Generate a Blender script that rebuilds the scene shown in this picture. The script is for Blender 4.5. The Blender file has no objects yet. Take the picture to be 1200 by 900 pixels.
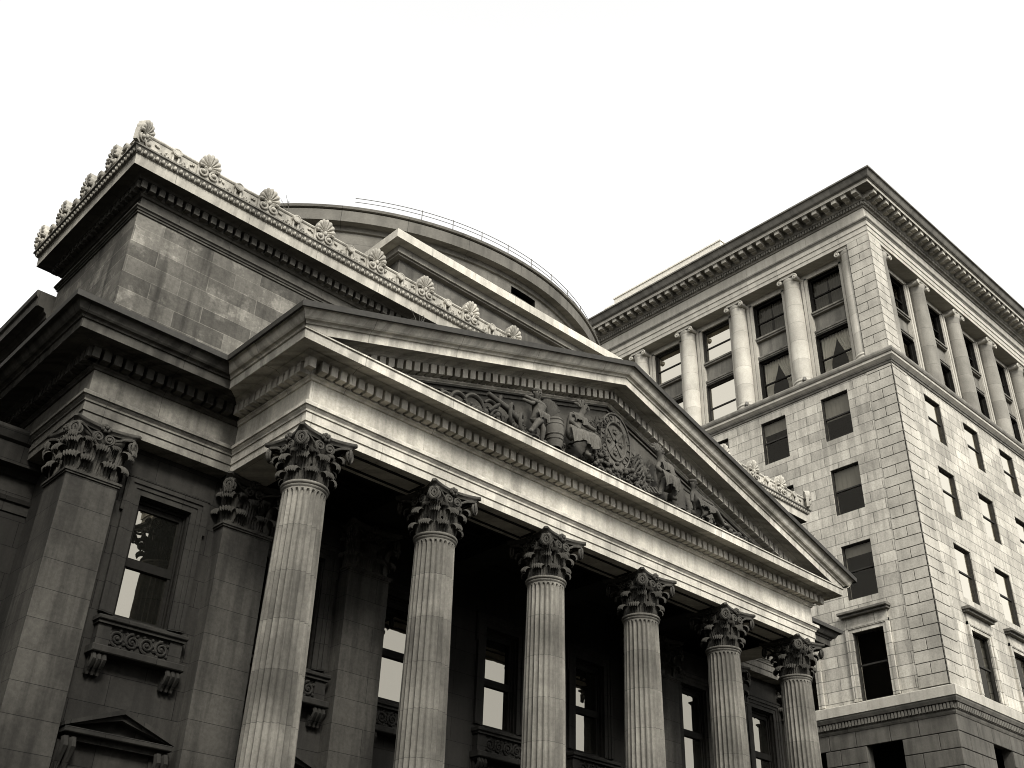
import bpy, math, random
from mathutils import Vector, Matrix
rnd = random.Random(7)
PI = math.pi
ZO = 1.7                      # eye height: heights below are measured from the eye, ground is at 0 in the scene
scene = bpy.context.scene
COL = scene.collection
sin, cos, rad = math.sin, math.cos, math.radians

# ------------------------------------------------------------------ mesh helpers
class MB:
    def __init__(s): s.v = []; s.f = []
    def add(s, vs, fs):
        b = len(s.v); s.v += [tuple(p) for p in vs]; s.f += [tuple(i + b for i in f) for f in fs]
    def quad(s, a, b, c, d): s.add([a, b, c, d], [(0, 1, 2, 3)])
    def box(s, x0, x1, y0, y1, z0, z1):
        s.add([(x0,y0,z0),(x1,y0,z0),(x1,y1,z0),(x0,y1,z0),(x0,y0,z1),(x1,y0,z1),(x1,y1,z1),(x0,y1,z1)],
              [(3,2,1,0),(4,5,6,7),(0,1,5,4),(1,2,6,5),(2,3,7,6),(3,0,4,7)])
    def fbox(s, F, u0, u1, z0, z1, o0, o1, ch=0.0):
        """box on facade frame F: u along the wall, z up, o outwards; ch chamfers the outer rim"""
        if ch:
            a = [F(u0,z0,o0),F(u1,z0,o0),F(u1,z1,o0),F(u0,z1,o0)]
            b = [F(u0,z0,o1-ch),F(u1,z0,o1-ch),F(u1,z1,o1-ch),F(u0,z1,o1-ch)]
            c = [F(u0+ch,z0+ch,o1),F(u1-ch,z0+ch,o1),F(u1-ch,z1-ch,o1),F(u0+ch,z1-ch,o1)]
            fs = [(8,9,10,11)]
            for k in range(4):
                j = (k+1) % 4
                fs += [(k,j,4+j,4+k),(4+k,4+j,8+j,8+k)]
            s.add(a+b+c, fs)
        else:
            s.add([F(u0,z0,o0),F(u1,z0,o0),F(u1,z0,o1),F(u0,z0,o1),F(u0,z1,o0),F(u1,z1,o0),F(u1,z1,o1),F(u0,z1,o1)],
                  [(3,2,1,0),(4,5,6,7),(0,1,5,4),(1,2,6,5),(2,3,7,6),(3,0,4,7)])
    def grid(s, rows, closed=False):
        n = len(rows[0]); b = len(s.v)
        for r in rows: s.v += [tuple(p) for p in r]
        for i in range(len(rows)-1):
            for j in range(n if closed else n-1):
                k = (j+1) % n
                s.f.append((b+i*n+j, b+i*n+k, b+(i+1)*n+k, b+(i+1)*n+j))
    def lathe(s, prof, n=48, c=(0,0), a0=0, a1=2*PI):
        full = abs(a1-a0-2*PI) < 1e-6
        m = n if full else n+1
        s.grid([[(c[0]+r*cos(a0+(a1-a0)*k/n), c[1]+r*sin(a0+(a1-a0)*k/n), z) for k in range(m)] for r, z in prof], full)
    def tube(s, pts, r, n=6, cap=True):
        pts = [Vector(p) for p in pts]; rows = []
        prev = None
        for i, p in enumerate(pts):
            t = (pts[min(i+1,len(pts)-1)] - pts[max(i-1,0)])
            if t.length < 1e-9: t = Vector((0,0,1))
            t.normalize()
            if prev is None:
                a = t.cross(Vector((0,0,1)))
                if a.length < .1: a = t.cross(Vector((1,0,0)))
            else: a = prev - t*prev.dot(t)
            a.normalize(); prev = a; b = t.cross(a)
            rr = r[i] if isinstance(r, (list, tuple)) else r
            rows.append([p + a*(rr*cos(2*PI*k/n)) + b*(rr*sin(2*PI*k/n)) for k in range(n)])
        base = len(s.v); s.grid(rows, True)
        if cap:
            s.f.append(tuple(base+k for k in range(n))); e = base+(len(rows)-1)*n
            s.f.append(tuple(e+k for k in range(n)))
    def ball(s, c, rx, ry=None, rz=None, n=8, m=5):
        ry = ry or rx; rz = rz or rx
        s.grid([[(c[0]+rx*sin(PI*i/m)*cos(2*PI*k/n), c[1]+ry*sin(PI*i/m)*sin(2*PI*k/n), c[2]+rz*cos(PI*i/m)) for k in range(n)] for i in range(m+1)], True)
    def sweep(s, path, prof, cap=True):
        """profile (outward p, z) swept along a plan path with mitred corners; outward is to the right of travel... (dy,-dx)"""
        n = len(path); nr = []
        for i in range(n-1):
            d = Vector((path[i+1][0]-path[i][0], path[i+1][1]-path[i][1])).normalized(); nr.append(Vector((d.y, -d.x)))
        rows = []
        for i in range(n):
            if i == 0: m = nr[0]
            elif i == n-1: m = nr[-1]
            else: m = (nr[i-1]+nr[i]) / (1+nr[i-1].dot(nr[i]))
            rows.append([(path[i][0]+m.x*p, path[i][1]+m.y*p, z) for p, z in prof])
        for i in range(n-1): s.grid([rows[i], rows[i+1]])
        if cap:
            for r in (rows[0], rows[-1]): s.add(r, [tuple(range(len(r)))])
    def wall(s, F, u0, u1, z0, z1, holes=(), rev=.3):
        us = sorted({u0,u1,*[h[0] for h in holes],*[h[1] for h in holes]}); zs = sorted({z0,z1,*[h[2] for h in holes],*[h[3] for h in holes]})
        us = [u for u in us if u0 <= u <= u1]; zs = [z for z in zs if z0 <= z <= z1]
        for i in range(len(us)-1):
            for j in range(len(zs)-1):
                cu, cz = (us[i]+us[i+1])/2, (zs[j]+zs[j+1])/2
                if any(h[0] < cu < h[1] and h[2] < cz < h[3] for h in holes): continue
                s.quad(F(us[i],zs[j],0),F(us[i+1],zs[j],0),F(us[i+1],zs[j+1],0),F(us[i],zs[j+1],0))
        for h in holes:
            a,b,c,d = h
            for p,q in (((a,c),(b,c)),((b,c),(b,d)),((b,d),(a,d)),((a,d),(a,c))):
                s.quad(F(p[0],p[1],0),F(q[0],q[1],0),F(q[0],q[1],-rev),F(p[0],p[1],-rev))
    def merge(s, o, M=None):
        s.add([M @ Vector(p) for p in o.v] if M else o.v, o.f)

def Frame(o, U, N):
    o, U, N = Vector(o), Vector(U), Vector(N)
    return lambda u, z, out=0.0: o + U*u + N*out + Vector((0,0,z))
def FY(y): return Frame((0,y,0),(1,0,0),(0,-1,0))     # wall that faces the street
def FX(x): return Frame((x,0,0),(0,1,0),(-1,0,0))     # wall that faces left

WL = {}
def build(mb, name, mat, parent=None, smooth=None, loc=None, label=None, kind=None, zo=ZO):
    me = bpy.data.meshes.new(name)
    vs = [(x,y,z+zo) for x,y,z in mb.v]
    if loc is None:
        xs=[v[0] for v in vs]; ys=[v[1] for v in vs]; zs=[v[2] for v in vs]
        loc = Vector(((min(xs)+max(xs))/2,(min(ys)+max(ys))/2,min(zs)))
    else: loc = Vector(loc)
    me.from_pydata([(x-loc.x,y-loc.y,z-loc.z) for x,y,z in vs], [], mb.f)
    me.materials.append(mat)
    if smooth is not None:
        me.polygons.foreach_set('use_smooth', [True]*len(me.polygons)); me.set_sharp_from_angle(angle=rad(smooth))
    me.validate()
    o = bpy.data.objects.new(name, me); COL.objects.link(o)
    WL[o] = loc
    if parent: o.parent = parent; o.location = loc - WL[parent]
    else: o.location = loc
    if label: o['label'] = label
    if kind: o['kind'] = kind
    return o
def empty(name, loc, parent=None):
    o = bpy.data.objects.new(name, None); COL.objects.link(o); loc = Vector(loc); WL[o] = loc
    if parent: o.parent = parent; o.location = loc - WL[parent]
    else: o.location = loc
    return o
def tag(o, label, cat, group=None):
    o['label'] = label; o['category'] = cat
    if group: o['group'] = group
    return o
def copy_tree(o, parent, delta):
    c = o.copy(); COL.objects.link(c); c.parent = parent
    WL[c] = WL[o] + Vector(delta)
    c.location = WL[c] - (WL[parent] if parent else Vector((0,0,0)))
    for ch in list(o.children): copy_tree(ch, c, delta)
    return c

# ------------------------------------------------------------------ materials
TINT = (1.0, .940, .80)
def mat_new(name):
    m = bpy.data.materials.new(name); m.use_nodes = True; nt = m.node_tree; nt.nodes.clear()
    out = nt.nodes.new('ShaderNodeOutputMaterial'); return m, nt, out
def N(nt, t, **kw):
    n = nt.nodes.new(t)
    for k, v in kw.items():
        if k.startswith('_'): setattr(n, k[1:], v)
        else: n.inputs[k.replace('__',' ')].default_value = v
    return n
def math_n(nt, op, a, b=None, clamp=False):
    n = nt.nodes.new('ShaderNodeMath'); n.operation = op; n.use_clamp = clamp
    for i, x in enumerate((a, b)):
        if x is None: continue
        if isinstance(x, (int, float)): n.inputs[i].default_value = x
        else: nt.links.new(x, n.inputs[i])
    return n.outputs[0]
def g(v): return (v*TINT[0], v*TINT[1], v*TINT[2], 1)
def remap(nt, x, a, b, c, d):
    n = nt.nodes.new('ShaderNodeMapRange'); n.clamp = True
    nt.links.new(x, n.inputs[0])
    for i, v in enumerate((a,b,c,d)): n.inputs[i+1].default_value = v
    return n.outputs[0]
def stone(name, base, bw=1.2, bh=.5, mortar=.006, mdark=.4, tone=.15, stain=.3, streak=.25, cyl=None, z0=0.0, u0=0.0, bump=.35, blocks=True, patch=0.0, grain=.1, joint=None):
    m, nt, out = mat_new(name); L = nt.links.new
    geo = N(nt, 'ShaderNodeNewGeometry')
    sp = N(nt, 'ShaderNodeSeparateXYZ'); L(geo.outputs['Position'], sp.inputs[0])
    X, Y, Z = sp.outputs
    if cyl:
        dx = math_n(nt,'SUBTRACT',X,cyl[0]); dy = math_n(nt,'SUBTRACT',Y,cyl[1])
        u = math_n(nt,'MULTIPLY',math_n(nt,'ARCTAN2',dy,dx),cyl[2])
    else:
        sn = N(nt,'ShaderNodeSeparateXYZ'); L(geo.outputs['True Normal'], sn.inputs[0])
        ax = math_n(nt,'ABSOLUTE',sn.outputs[0]); ay = math_n(nt,'ABSOLUTE',sn.outputs[1])
        sel = math_n(nt,'GREATER_THAN',ax,ay)
        mx = N(nt,'ShaderNodeMix'); L(sel, mx.inputs[0]); L(X, mx.inputs[2]); L(Y, mx.inputs[3]); u = mx.outputs[0]
    u = math_n(nt,'ADD',u,u0); z = math_n(nt,'SUBTRACT',Z,z0+ZO)
    cb = N(nt,'ShaderNodeCombineXYZ'); L(u,cb.inputs[0]); L(z,cb.inputs[1])
    # value chain
    hsum = None
    if blocks:
        br = N(nt,'ShaderNodeTexBrick'); L(cb.outputs[0], br.inputs['Vector'])
        br.inputs['Color1'].default_value = (1-tone,)*3+(1,); br.inputs['Color2'].default_value = (1+tone,)*3+(1,)
        br.inputs['Mortar'].default_value = (mdark,)*3+(1,)
        br.inputs['Scale'].default_value = 1; br.inputs['Mortar Size'].default_value = mortar; br.inputs['Mortar Smooth'].default_value = .15
        br.inputs['Brick Width'].default_value = bw; br.inputs['Row Height'].default_value = bh
        bwn = N(nt,'ShaderNodeRGBToBW'); L(br.outputs['Color'], bwn.inputs[0]); val = bwn.outputs[0]
        hsum = math_n(nt,'MULTIPLY',br.outputs['Fac'],-1.0)
    else:
        v = N(nt,'ShaderNodeValue'); v.outputs[0].default_value = 1; val = v.outputs[0]
    if joint:                                            # drum joints of a shaft
        fr = math_n(nt,'FRACT',math_n(nt,'DIVIDE',z,joint)); d = math_n(nt,'LESS_THAN',fr,.014)
        val = math_n(nt,'MULTIPLY',val,math_n(nt,'SUBTRACT',1,math_n(nt,'MULTIPLY',d,.45)))
        fl = math_n(nt,'FLOOR',math_n(nt,'DIVIDE',z,joint)); px = math_n(nt,'FLOOR',math_n(nt,'DIVIDE',X,1.7))
        wn = N(nt,'ShaderNodeTexWhiteNoise'); wn.noise_dimensions = '2D'; c2 = N(nt,'ShaderNodeCombineXYZ'); L(fl,c2.inputs[0]); L(px,c2.inputs[1]); L(c2.outputs[0],wn.inputs['Vector'])
        val = math_n(nt,'MULTIPLY',val,remap(nt,wn.outputs['Value'],0,1,.78,1.12))
    n1 = N(nt,'ShaderNodeTexNoise'); L(geo.outputs['Position'], n1.inputs['Vector']); n1.inputs['Scale'].default_value = .55; n1.inputs['Detail'].default_value = 7; n1.inputs['Roughness'].default_value = .62
    val = math_n(nt,'MULTIPLY',val,remap(nt,n1.outputs[0],.34,.66,1-stain,1+stain*.35))
    cs = N(nt,'ShaderNodeCombineXYZ'); L(math_n(nt,'MULTIPLY',math_n(nt,'ADD',X,Y),3.2),cs.inputs[0]); L(math_n(nt,'MULTIPLY',z,.3),cs.inputs[1])
    n2 = N(nt,'ShaderNodeTexNoise'); L(cs.outputs[0], n2.inputs['Vector']); n2.inputs['Scale'].default_value = 1; n2.inputs['Detail'].default_value = 5; n2.inputs['Roughness'].default_value = .6
    val = math_n(nt,'MULTIPLY',val,remap(nt,n2.outputs[0],.40,.56,1-streak,1.04))
    n3 = N(nt,'ShaderNodeTexNoise'); L(geo.outputs['Position'], n3.inputs['Vector']); n3.inputs['Scale'].default_value = 14; n3.inputs['Detail'].default_value = 8; n3.inputs['Roughness'].default_value = .75
    val = math_n(nt,'MULTIPLY',val,remap(nt,n3.outputs[0],.25,.75,1-grain*1.6,1+grain*1.6))
    if patch:                                            # blotches where the face of the stone has weathered off
        n4 = N(nt,'ShaderNodeTexNoise'); L(geo.outputs['Position'], n4.inputs['Vector']); n4.inputs['Scale'].default_value = 1.35; n4.inputs['Detail'].default_value = 9; n4.inputs['Roughness'].default_value = .7
        val = math_n(nt,'MULTIPLY',val,remap(nt,n4.outputs[0],.54,.62,1,1+patch))
        n5 = N(nt,'ShaderNodeTexNoise'); L(cs.outputs[0], n5.inputs['Vector']); n5.inputs['Scale'].default_value = .5; n5.inputs['Detail'].default_value = 9
        val = math_n(nt,'MULTIPLY',val,remap(nt,n5.outputs[0],.36,.46,1-patch*.6,1))
    val = math_n(nt,'MULTIPLY',val,base)
    col = N(nt,'ShaderNodeVectorMath'); col.operation = 'SCALE'; col.inputs[0].default_value = TINT; L(val, col.inputs['Scale'])
    bs = N(nt,'ShaderNodeBsdfPrincipled'); L(col.outputs[0], bs.inputs['Base Color']); bs.inputs['Roughness'].default_value = .92; bs.inputs['Specular IOR Level'].default_value = .15
    h = math_n(nt,'MULTIPLY',n3.outputs[0],.35)
    h = math_n(nt,'ADD',h,math_n(nt,'MULTIPLY',n1.outputs[0],.5))
    if hsum: h = math_n(nt,'ADD',h,hsum)
    bp = N(nt,'ShaderNodeBump'); bp.inputs['Strength'].default_value = bump; bp.inputs['Distance'].default_value = .025; L(h, bp.inputs['Height'])
    L(bp.outputs[0], bs.inputs['Normal']); L(bs.outputs[0], out.inputs[0])
    return m
def plain(name, base, rough=.6, spec=.3):
    m, nt, out = mat_new(name); L = nt.links.new
    tc = N(nt,'ShaderNodeTexCoord'); n = N(nt,'ShaderNodeTexNoise'); n.inputs['Scale'].default_value = 9; n.inputs['Detail'].default_value = 6; L(tc.outputs['Object'], n.inputs['Vector'])
    v = math_n(nt,'MULTIPLY',remap(nt,n.outputs[0],.3,.7,.8,1.2),base)
    col = N(nt,'ShaderNodeVectorMath'); col.operation = 'SCALE'; col.inputs[0].default_value = TINT; L(v, col.inputs['Scale'])
    bs = N(nt,'ShaderNodeBsdfPrincipled'); L(col.outputs[0], bs.inputs['Base Color']); bs.inputs['Roughness'].default_value = rough; bs.inputs['Specular IOR Level'].default_value = spec
    L(bs.outputs[0], out.inputs[0]); return m
def glass(name, refl, clear):
    """window pane: mirror-like film over clear or dark glass, faintly wavy"""
    m, nt, out = mat_new(name); L = nt.links.new
    geo = N(nt,'ShaderNodeNewGeometry'); n = N(nt,'ShaderNodeTexNoise'); n.inputs['Scale'].default_value = 2.2; n.inputs['Detail'].default_value = 2; L(geo.outputs['Position'], n.inputs['Vector'])
    bp = N(nt,'ShaderNodeBump'); bp.inputs['Strength'].default_value = .02; bp.inputs['Distance'].default_value = .05; L(n.outputs[0], bp.inputs['Height'])
    gl = N(nt,'ShaderNodeBsdfGlossy'); gl.inputs['Color'].default_value = g(.95); gl.inputs['Roughness'].default_value = .015; L(bp.outputs[0], gl.inputs['Normal'])
    if clear: b = N(nt,'ShaderNodeBsdfTransparent'); b.inputs[0].default_value = (.82,.82,.8,1)
    else: b = N(nt,'ShaderNodeBsdfDiffuse'); b.inputs[0].default_value = (.006,.006,.005,1)
    mx = N(nt,'ShaderNodeMixShader')
    lw = N(nt,'ShaderNodeFresnel'); lw.inputs['IOR'].default_value = 1.5
    f = math_n(nt,'ADD',math_n(nt,'MULTIPLY',lw.outputs[0],.45 if clear else 1.0),refl); L(f, mx.inputs[0]); L(b.outputs[0], mx.inputs[1]); L(gl.outputs[0], mx.inputs[2])
    L(mx.outputs[0], out.inputs[0]); return m
def cloth(name, base):
    m, nt, out = mat_new(name); L = nt.links.new
    d = N(nt,'ShaderNodeBsdfDiffuse'); d.inputs[0].default_value = g(base); t = N(nt,'ShaderNodeBsdfTranslucent'); t.inputs[0].default_value = g(base)
    mx = N(nt,'ShaderNodeMixShader'); mx.inputs[0].default_value = .25; L(d.outputs[0],mx.inputs[1]); L(t.outputs[0],mx.inputs[2]); L(mx.outputs[0],out.inputs[0]); return m

M = dict(
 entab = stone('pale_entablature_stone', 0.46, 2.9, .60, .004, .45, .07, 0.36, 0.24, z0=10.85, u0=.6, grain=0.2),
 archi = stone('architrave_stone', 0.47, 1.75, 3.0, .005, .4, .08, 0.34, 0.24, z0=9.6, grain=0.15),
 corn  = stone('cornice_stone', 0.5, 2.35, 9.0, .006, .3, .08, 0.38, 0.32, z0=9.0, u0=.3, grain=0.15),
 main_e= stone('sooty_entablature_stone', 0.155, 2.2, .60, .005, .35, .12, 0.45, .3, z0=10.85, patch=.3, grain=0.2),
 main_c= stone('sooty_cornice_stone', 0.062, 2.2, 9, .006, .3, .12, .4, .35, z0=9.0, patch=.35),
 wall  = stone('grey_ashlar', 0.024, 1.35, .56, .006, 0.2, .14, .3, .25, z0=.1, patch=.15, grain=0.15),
 back  = stone('portico_back_ashlar', 0.016, 1.3, .56, .006, 0.2, .1, .25, .2, z0=.1),  # darker copy of the ashlar; shade of portico and wing put into its colour
 pil   = stone('pilaster_stone', 0.046, 9.0, .56, .006, .35, .10, 0.4, 0.35, z0=.1, u0=4.4, patch=.15, grain=0.18),
 shaft = stone('fluted_shaft_stone', 0.17, blocks=False, stain=0.45, streak=0.38, joint=.93, grain=0.18),
 cap   = stone('carved_capital_stone', 0.06, blocks=False, stain=.35, streak=.2, bump=.6, grain=0.18),
 attic = stone('mottled_attic_ashlar', 0.095, 1.25, .42, .010, 1.5, .34, .40, .25, z0=.05, patch=.75, grain=.2),
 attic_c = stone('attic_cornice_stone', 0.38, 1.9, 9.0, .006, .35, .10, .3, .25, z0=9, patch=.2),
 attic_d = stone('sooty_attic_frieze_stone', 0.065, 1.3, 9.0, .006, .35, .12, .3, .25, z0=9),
 egg_bed = stone('egg_bed_stone', .15, blocks=False, stain=.3),
 crest = stone('pale_cresting_stone', 0.37, blocks=False, stain=0.35, streak=0.3, bump=.3, grain=0.2),
 block = stone('stained_parapet_ashlar', 0.1, 1.5, .55, .006, .5, .18, .45, .3, z0=0, patch=.3),
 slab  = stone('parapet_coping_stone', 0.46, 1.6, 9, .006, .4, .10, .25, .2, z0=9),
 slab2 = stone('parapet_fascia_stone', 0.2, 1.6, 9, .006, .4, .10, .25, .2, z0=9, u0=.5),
 drum  = stone('drum_ashlar', 0.135, 1.75, .38, .006, .5, .16, .3, .2, cyl=(18.43, 29.5, 9.3), z0=.02),
 rim   = stone('drum_rim_stone', 0.12, 2.0, 9, .008, .35, .08, .25, .25, cyl=(18.43, 29.5, 9.5), z0=15),
 relief= stone('carved_relief_stone', 0.06, blocks=False, stain=.3, streak=.1, bump=.6, grain=0.2),
 shield= stone('carved_shield_stone', .095, blocks=False, stain=.3, bump=.6, grain=.2),
 figure= stone('carved_figure_stone', 0.085, blocks=False, stain=.4, streak=.2, bump=.6, grain=.2),
 tymp  = stone('tympanum_stone', 0.085, 1.5, .5, .004, .5, .10, .3, .2),
 office= stone('pale_office_ashlar', 0.36, 1.35, .495, .017, 0.4, 0.2, 0.26, 0.24, z0=.05, u0=.2, bump=.25, grain=0.18),
 quoin = stone('quoin_stone', 0.33, blocks=False, stain=0.36, streak=.12, grain=0.16),
 basest = stone('shaded_base_stone', 0.09, blocks=False, stain=.35, streak=.25),  # base colour darkened to carry the shade low on the tower
 joint = stone('dark_joint', .07, blocks=False),
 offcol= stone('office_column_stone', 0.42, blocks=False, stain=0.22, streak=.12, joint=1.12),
 offcol2=stone('darker_office_column_stone', .21, blocks=False, stain=.2, streak=.2, joint=1.12),  # right-face columns get a darker tone than the left-face ones
 offent= stone('office_entablature_stone', 0.33, 1.9, 9, .006, .5, .06, .14, .12, z0=20),
 offcor= stone('office_cornice_stone', 0.11, 2.4, 9, .008, .4, .1, .25, .25, z0=20),
 offmod= stone('office_bracket_stone', .30, blocks=False, stain=.3),
 offdark=stone('office_modillion_stone', 0.17, blocks=False, stain=.3),
 pent  = plain('white_penthouse_cladding', .50),
 wood  = plain('dark_window_wood', .010, .7, .05),
 frame2= plain('office_sash', .022, .6, .1),
 iron  = plain('iron_rail', .09, .5),
 spand = stone('bronze_spandrel', .13, blocks=False, stain=.3, streak=.25),
 void  = plain('dark_room', .006, 1.0, 0),
 mirror= glass('sky_reflecting_glass', .17, False),
 clear = glass('clear_glass', .0, True),
 silver= glass('bright_glass', .54, False),
 blind = cloth('blind_cloth', .24), curtain = cloth('curtain_cloth', .5), drape = cloth('dark_drape_cloth', .09), net = cloth('white_blind_cloth', .85),
 lead  = plain('weathered_lead', .035, .7, .2),
 roof  = plain('roof_lead', .12),
 asphalt = stone('asphalt', .05, blocks=False, stain=.3, streak=0),
 pave  = stone('pavement_slabs', 0.06, .9, .9),
 leaf  = plain('weed_stalk', .10),
)

# ------------------------------------------------------------------ small carved pieces
def spiral(c, U, V, r0, r1, turns, a0, n=26, sgn=1):
    c, U, V = Vector(c), Vector(U), Vector(V); P = []
    for i in range(n+1):
        t = i/n; r = r0+(r1-r0)*t; a = a0+sgn*turns*2*PI*t
        P.append(c+U*(r*cos(a))+V*(r*sin(a)))
    return P
def leaf(mb, base, nrm, h, w, curl, lean=.05, nv=13, nu=11):
    """acanthus leaf: a ribbed, toothed tongue that rises against the bell and rolls over at its tip"""
    nrm = Vector(nrm).normalized(); tan = Vector((-nrm.y, nrm.x, 0)); base = Vector(base); rows = []
    for i in range(nv+1):
        v = i/nv
        if v < .5:
            rise = v/.5; out = lean*rise; zz = h*rise; wd = w*(.60+.40*sin(rise*PI*.62)); tooth = .12*abs(sin(rise*PI*3))
        else:
            a = (v-.5)/.5*rad(205); out = lean+curl*(1-cos(a)); zz = h+curl*sin(a)*.95; wd = w*(.98-.30*((v-.5)/.5)**2); tooth = 0
        row = []
        for j in range(nu):
            uu = -1+2*j/(nu-1)
            rib = .020*cos(uu*PI*5)*(1 if v > .1 else 0)
            fold = -.22*w*uu*uu
            row.append(base+nrm*(out+rib*.8+fold)+tan*(uu*wd*(1-tooth*abs(uu)))+Vector((0,0,zz-.10*w*uu*uu*(1 if v > .5 else .4)+(.014*cos(uu*PI*5) if v > .5 else 0))))
        rows.append(row)
    mb.grid(rows)
def abacus(mb, hw, cut, z0, z1, dip):
    """four concave sides with clipped horns"""
    def ring(k):
        P = []
        for q in range(4):
            A = Matrix.Rotation(q*PI/2, 3, 'Z')
            for i in range(11):
                t = -1+2*i/10
                P.append(A @ Vector((t*(hw-cut)*k, -(hw-dip*(1-t*t))*k, 0)))
        return P
    lay = [(z0,.90),(z0+(z1-z0)*.30,.92),(z0+(z1-z0)*.45,.97),(z0+(z1-z0)*.55,1.0),(z1,1.0)]
    mb.grid([[p+Vector((0,0,z)) for p in ring(k)] for z, k in lay], True)
    for z, k in (lay[0], lay[-1]): mb.add([p+Vector((0,0,z)) for p in ring(k)], [tuple(range(44))])
def face_scrolls(mb, A, half, y, zc, r):
    """two corner volutes and two inner helices with stalks, on one side (A turns it)"""
    for s in (-1, 1):
        ang = s*rad(28)
        U = Vector((cos(ang), sin(ang)*1.0, 0)); V = Vector((0,0,1))
        c = Vector((s*(half-.02), y-.10, zc))
        pts = [Vector((s*.11, y+.10, zc-.36)), Vector((s*.15, y+.06, zc-.15)), Vector((s*.22, y+.0, zc+.04)), Vector((s*(half-.20), y-.05, zc+r*.85))]
        pts += spiral(c, U*s, V, r, .02, 2.1, PI*.62, 30, -1)
        mb.tube([A @ p for p in pts], [.03]*4+[.034-.018*i/30 for i in range(31)], 6)
        mb.ball(A @ (c+Vector((0,-.015,0))), .035, n=6, m=4)
        c2 = Vector((s*.115, y-.04, zc+.02))
        pts = [Vector((s*.05, y+.10, zc-.34)), Vector((s*.03, y+.03, zc-.16))]+spiral(c2, Vector((-s,0,0)), V, .105, .015, 1.9, PI*1.1, 24, -1)
        mb.tube([A @ p for p in pts], [.022]*2+[.026-.012*i/24 for i in range(25)], 6)
        mb.ball(A @ (c2+Vector((0,-.015,0))), .03, n=6, m=4)
    f = Vector((0, y-.02, zc+.24))
    for k in range(7):
        a = 2*PI*k/7; mb.ball(A @ (f+Vector((.075*cos(a), -.03, .06*sin(a)))), .045, n=6, m=4)
    mb.ball(A @ (f+Vector((0,-.07,0))), .04, n=6, m=4)
def round_capital():
    mb = MB()
    mb.lathe([(.40,0),(.37,.05),(.355,.3),(.36,.55),(.39,.75),(.47,.9),(.48,.94)], 32)
    for k in range(8):
        a = k*PI/4+PI/8; d = Vector((cos(a),sin(a),0)); leaf(mb, d*.415, d, .25, .165, .085, .02)
    for k in range(8):
        a = k*PI/4; d = Vector((cos(a),sin(a),0)); leaf(mb, d*.385, d, .53, .15, .095, .07)
    for k in range(8):
        a = k*PI/4+PI/8; d = Vector((cos(a),sin(a),0)); leaf(mb, d*.40+Vector((0,0,.46)), d, .22, .09, .06, .05)
    for k in range(4):
        a = k*PI/2+PI/4; d = Vector((cos(a),sin(a),0)); leaf(mb, d*.42+Vector((0,0,.5)), d, .16, .11, .10, .12)
    for q in range(4): face_scrolls(mb, Matrix.Rotation(q*PI/2,3,'Z'), .57, -.49, .79, .15)
    abacus(mb, .69, .05, .955, 1.075, .16)
    return mb
def square_capital(hw):
    mb = MB(); c = hw-.09; e = hw-.04
    ring = lambda k: [Vector((sx*c*k, sy*c*k, 0)) for sx, sy in ((-1,-1),(1,-1),(1,1),(-1,1))]
    mb.grid([[p+Vector((0,0,z)) for p in ring(k)] for z, k in ((0,1),(.6,1),(.8,1.05),(.94,1.14))], True)
    for q in range(4):
        A = Matrix.Rotation(q*PI/2,3,'Z')
        n = A @ Vector((0,-1,0))
        for x in (-.25,.25): leaf(mb, A @ Vector((x*hw/.56,-e,0)), n, .26, .17, .09, .02)
        leaf(mb, A @ Vector((0,-e+.03,0)), n, .54, .17, .10, .07)
        for x in (-.28,.28): leaf(mb, A @ Vector((x,-e+.01,.44)), n, .22, .10, .065, .05)
        d = A @ Vector((-1,-1,0)); leaf(mb, A @ Vector((-e+.02,-e+.02,0)), d, .26, .19, .09, .02); leaf(mb, A @ Vector((-e+.05,-e+.05,.02)), d, .54, .17, .11, .08)
        leaf(mb, A @ Vector((-e+.03,-e+.03,.45)), d, .2, .12, .10, .10)
        face_scrolls(mb, A, hw+.08, -e-.04, .79, .15)
    abacus(mb, hw+.18, .05, .955, 1.075, .14)
    return mb
def antefix():
    """palmette of nine scooped lobes over a pair of scrolls; local x across, -y out, z up from its foot"""
    mb = MB(); nt_ = 45; rows = []; back = []
    for i in range(8):
        r = .04+(1-.04)*i/7; row = []
        for j in range(nt_+1):
            a = rad(-118)+rad(236)*j/nt_
            lobe = abs(cos(9*(a)*236/236*.76)); rr = r*(1-.07*(1-lobe)*(r**3))
            x = .265*rr*sin(a); z = .36+.36*rr*cos(a)*(1 if cos(a)>0 else .6)
            y = -.05-.085*r*r-.075*lobe*r*(1.15-r)*2.2+.03*(r > .93)
            row.append((x,y,z))
        rows.append(row)
    mb.grid(rows)
    mb.grid([rows[-1], [(x*1.0,.05,z) for x,y,z in rows[-1]]])
    mb.add([(x,.05,z) for x,y,z in rows[-1]], [tuple(range(nt_+1))])
    mb.box(-.27,.27,-.045,.05,0,.33)
    for s in (-1,1):
        mb.tube(spiral((s*.135,-.075,.165),(-s,0,0),(0,0,1),.12,.03,1.6,PI*.5,24,-1), [.03-.012*i/24 for i in range(25)], 6)
        mb.ball((s*.135,-.10,.165), .055, n=8, m=5)
        mb.tube([(s*.03,-.07,.27),(s*.10,-.10,.31),(s*.2,-.09,.30),(s*.26,-.07,.34)], .022, 5)
    mb.ball((0,-.09,.30), .05, .05, .07)
    return mb

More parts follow.
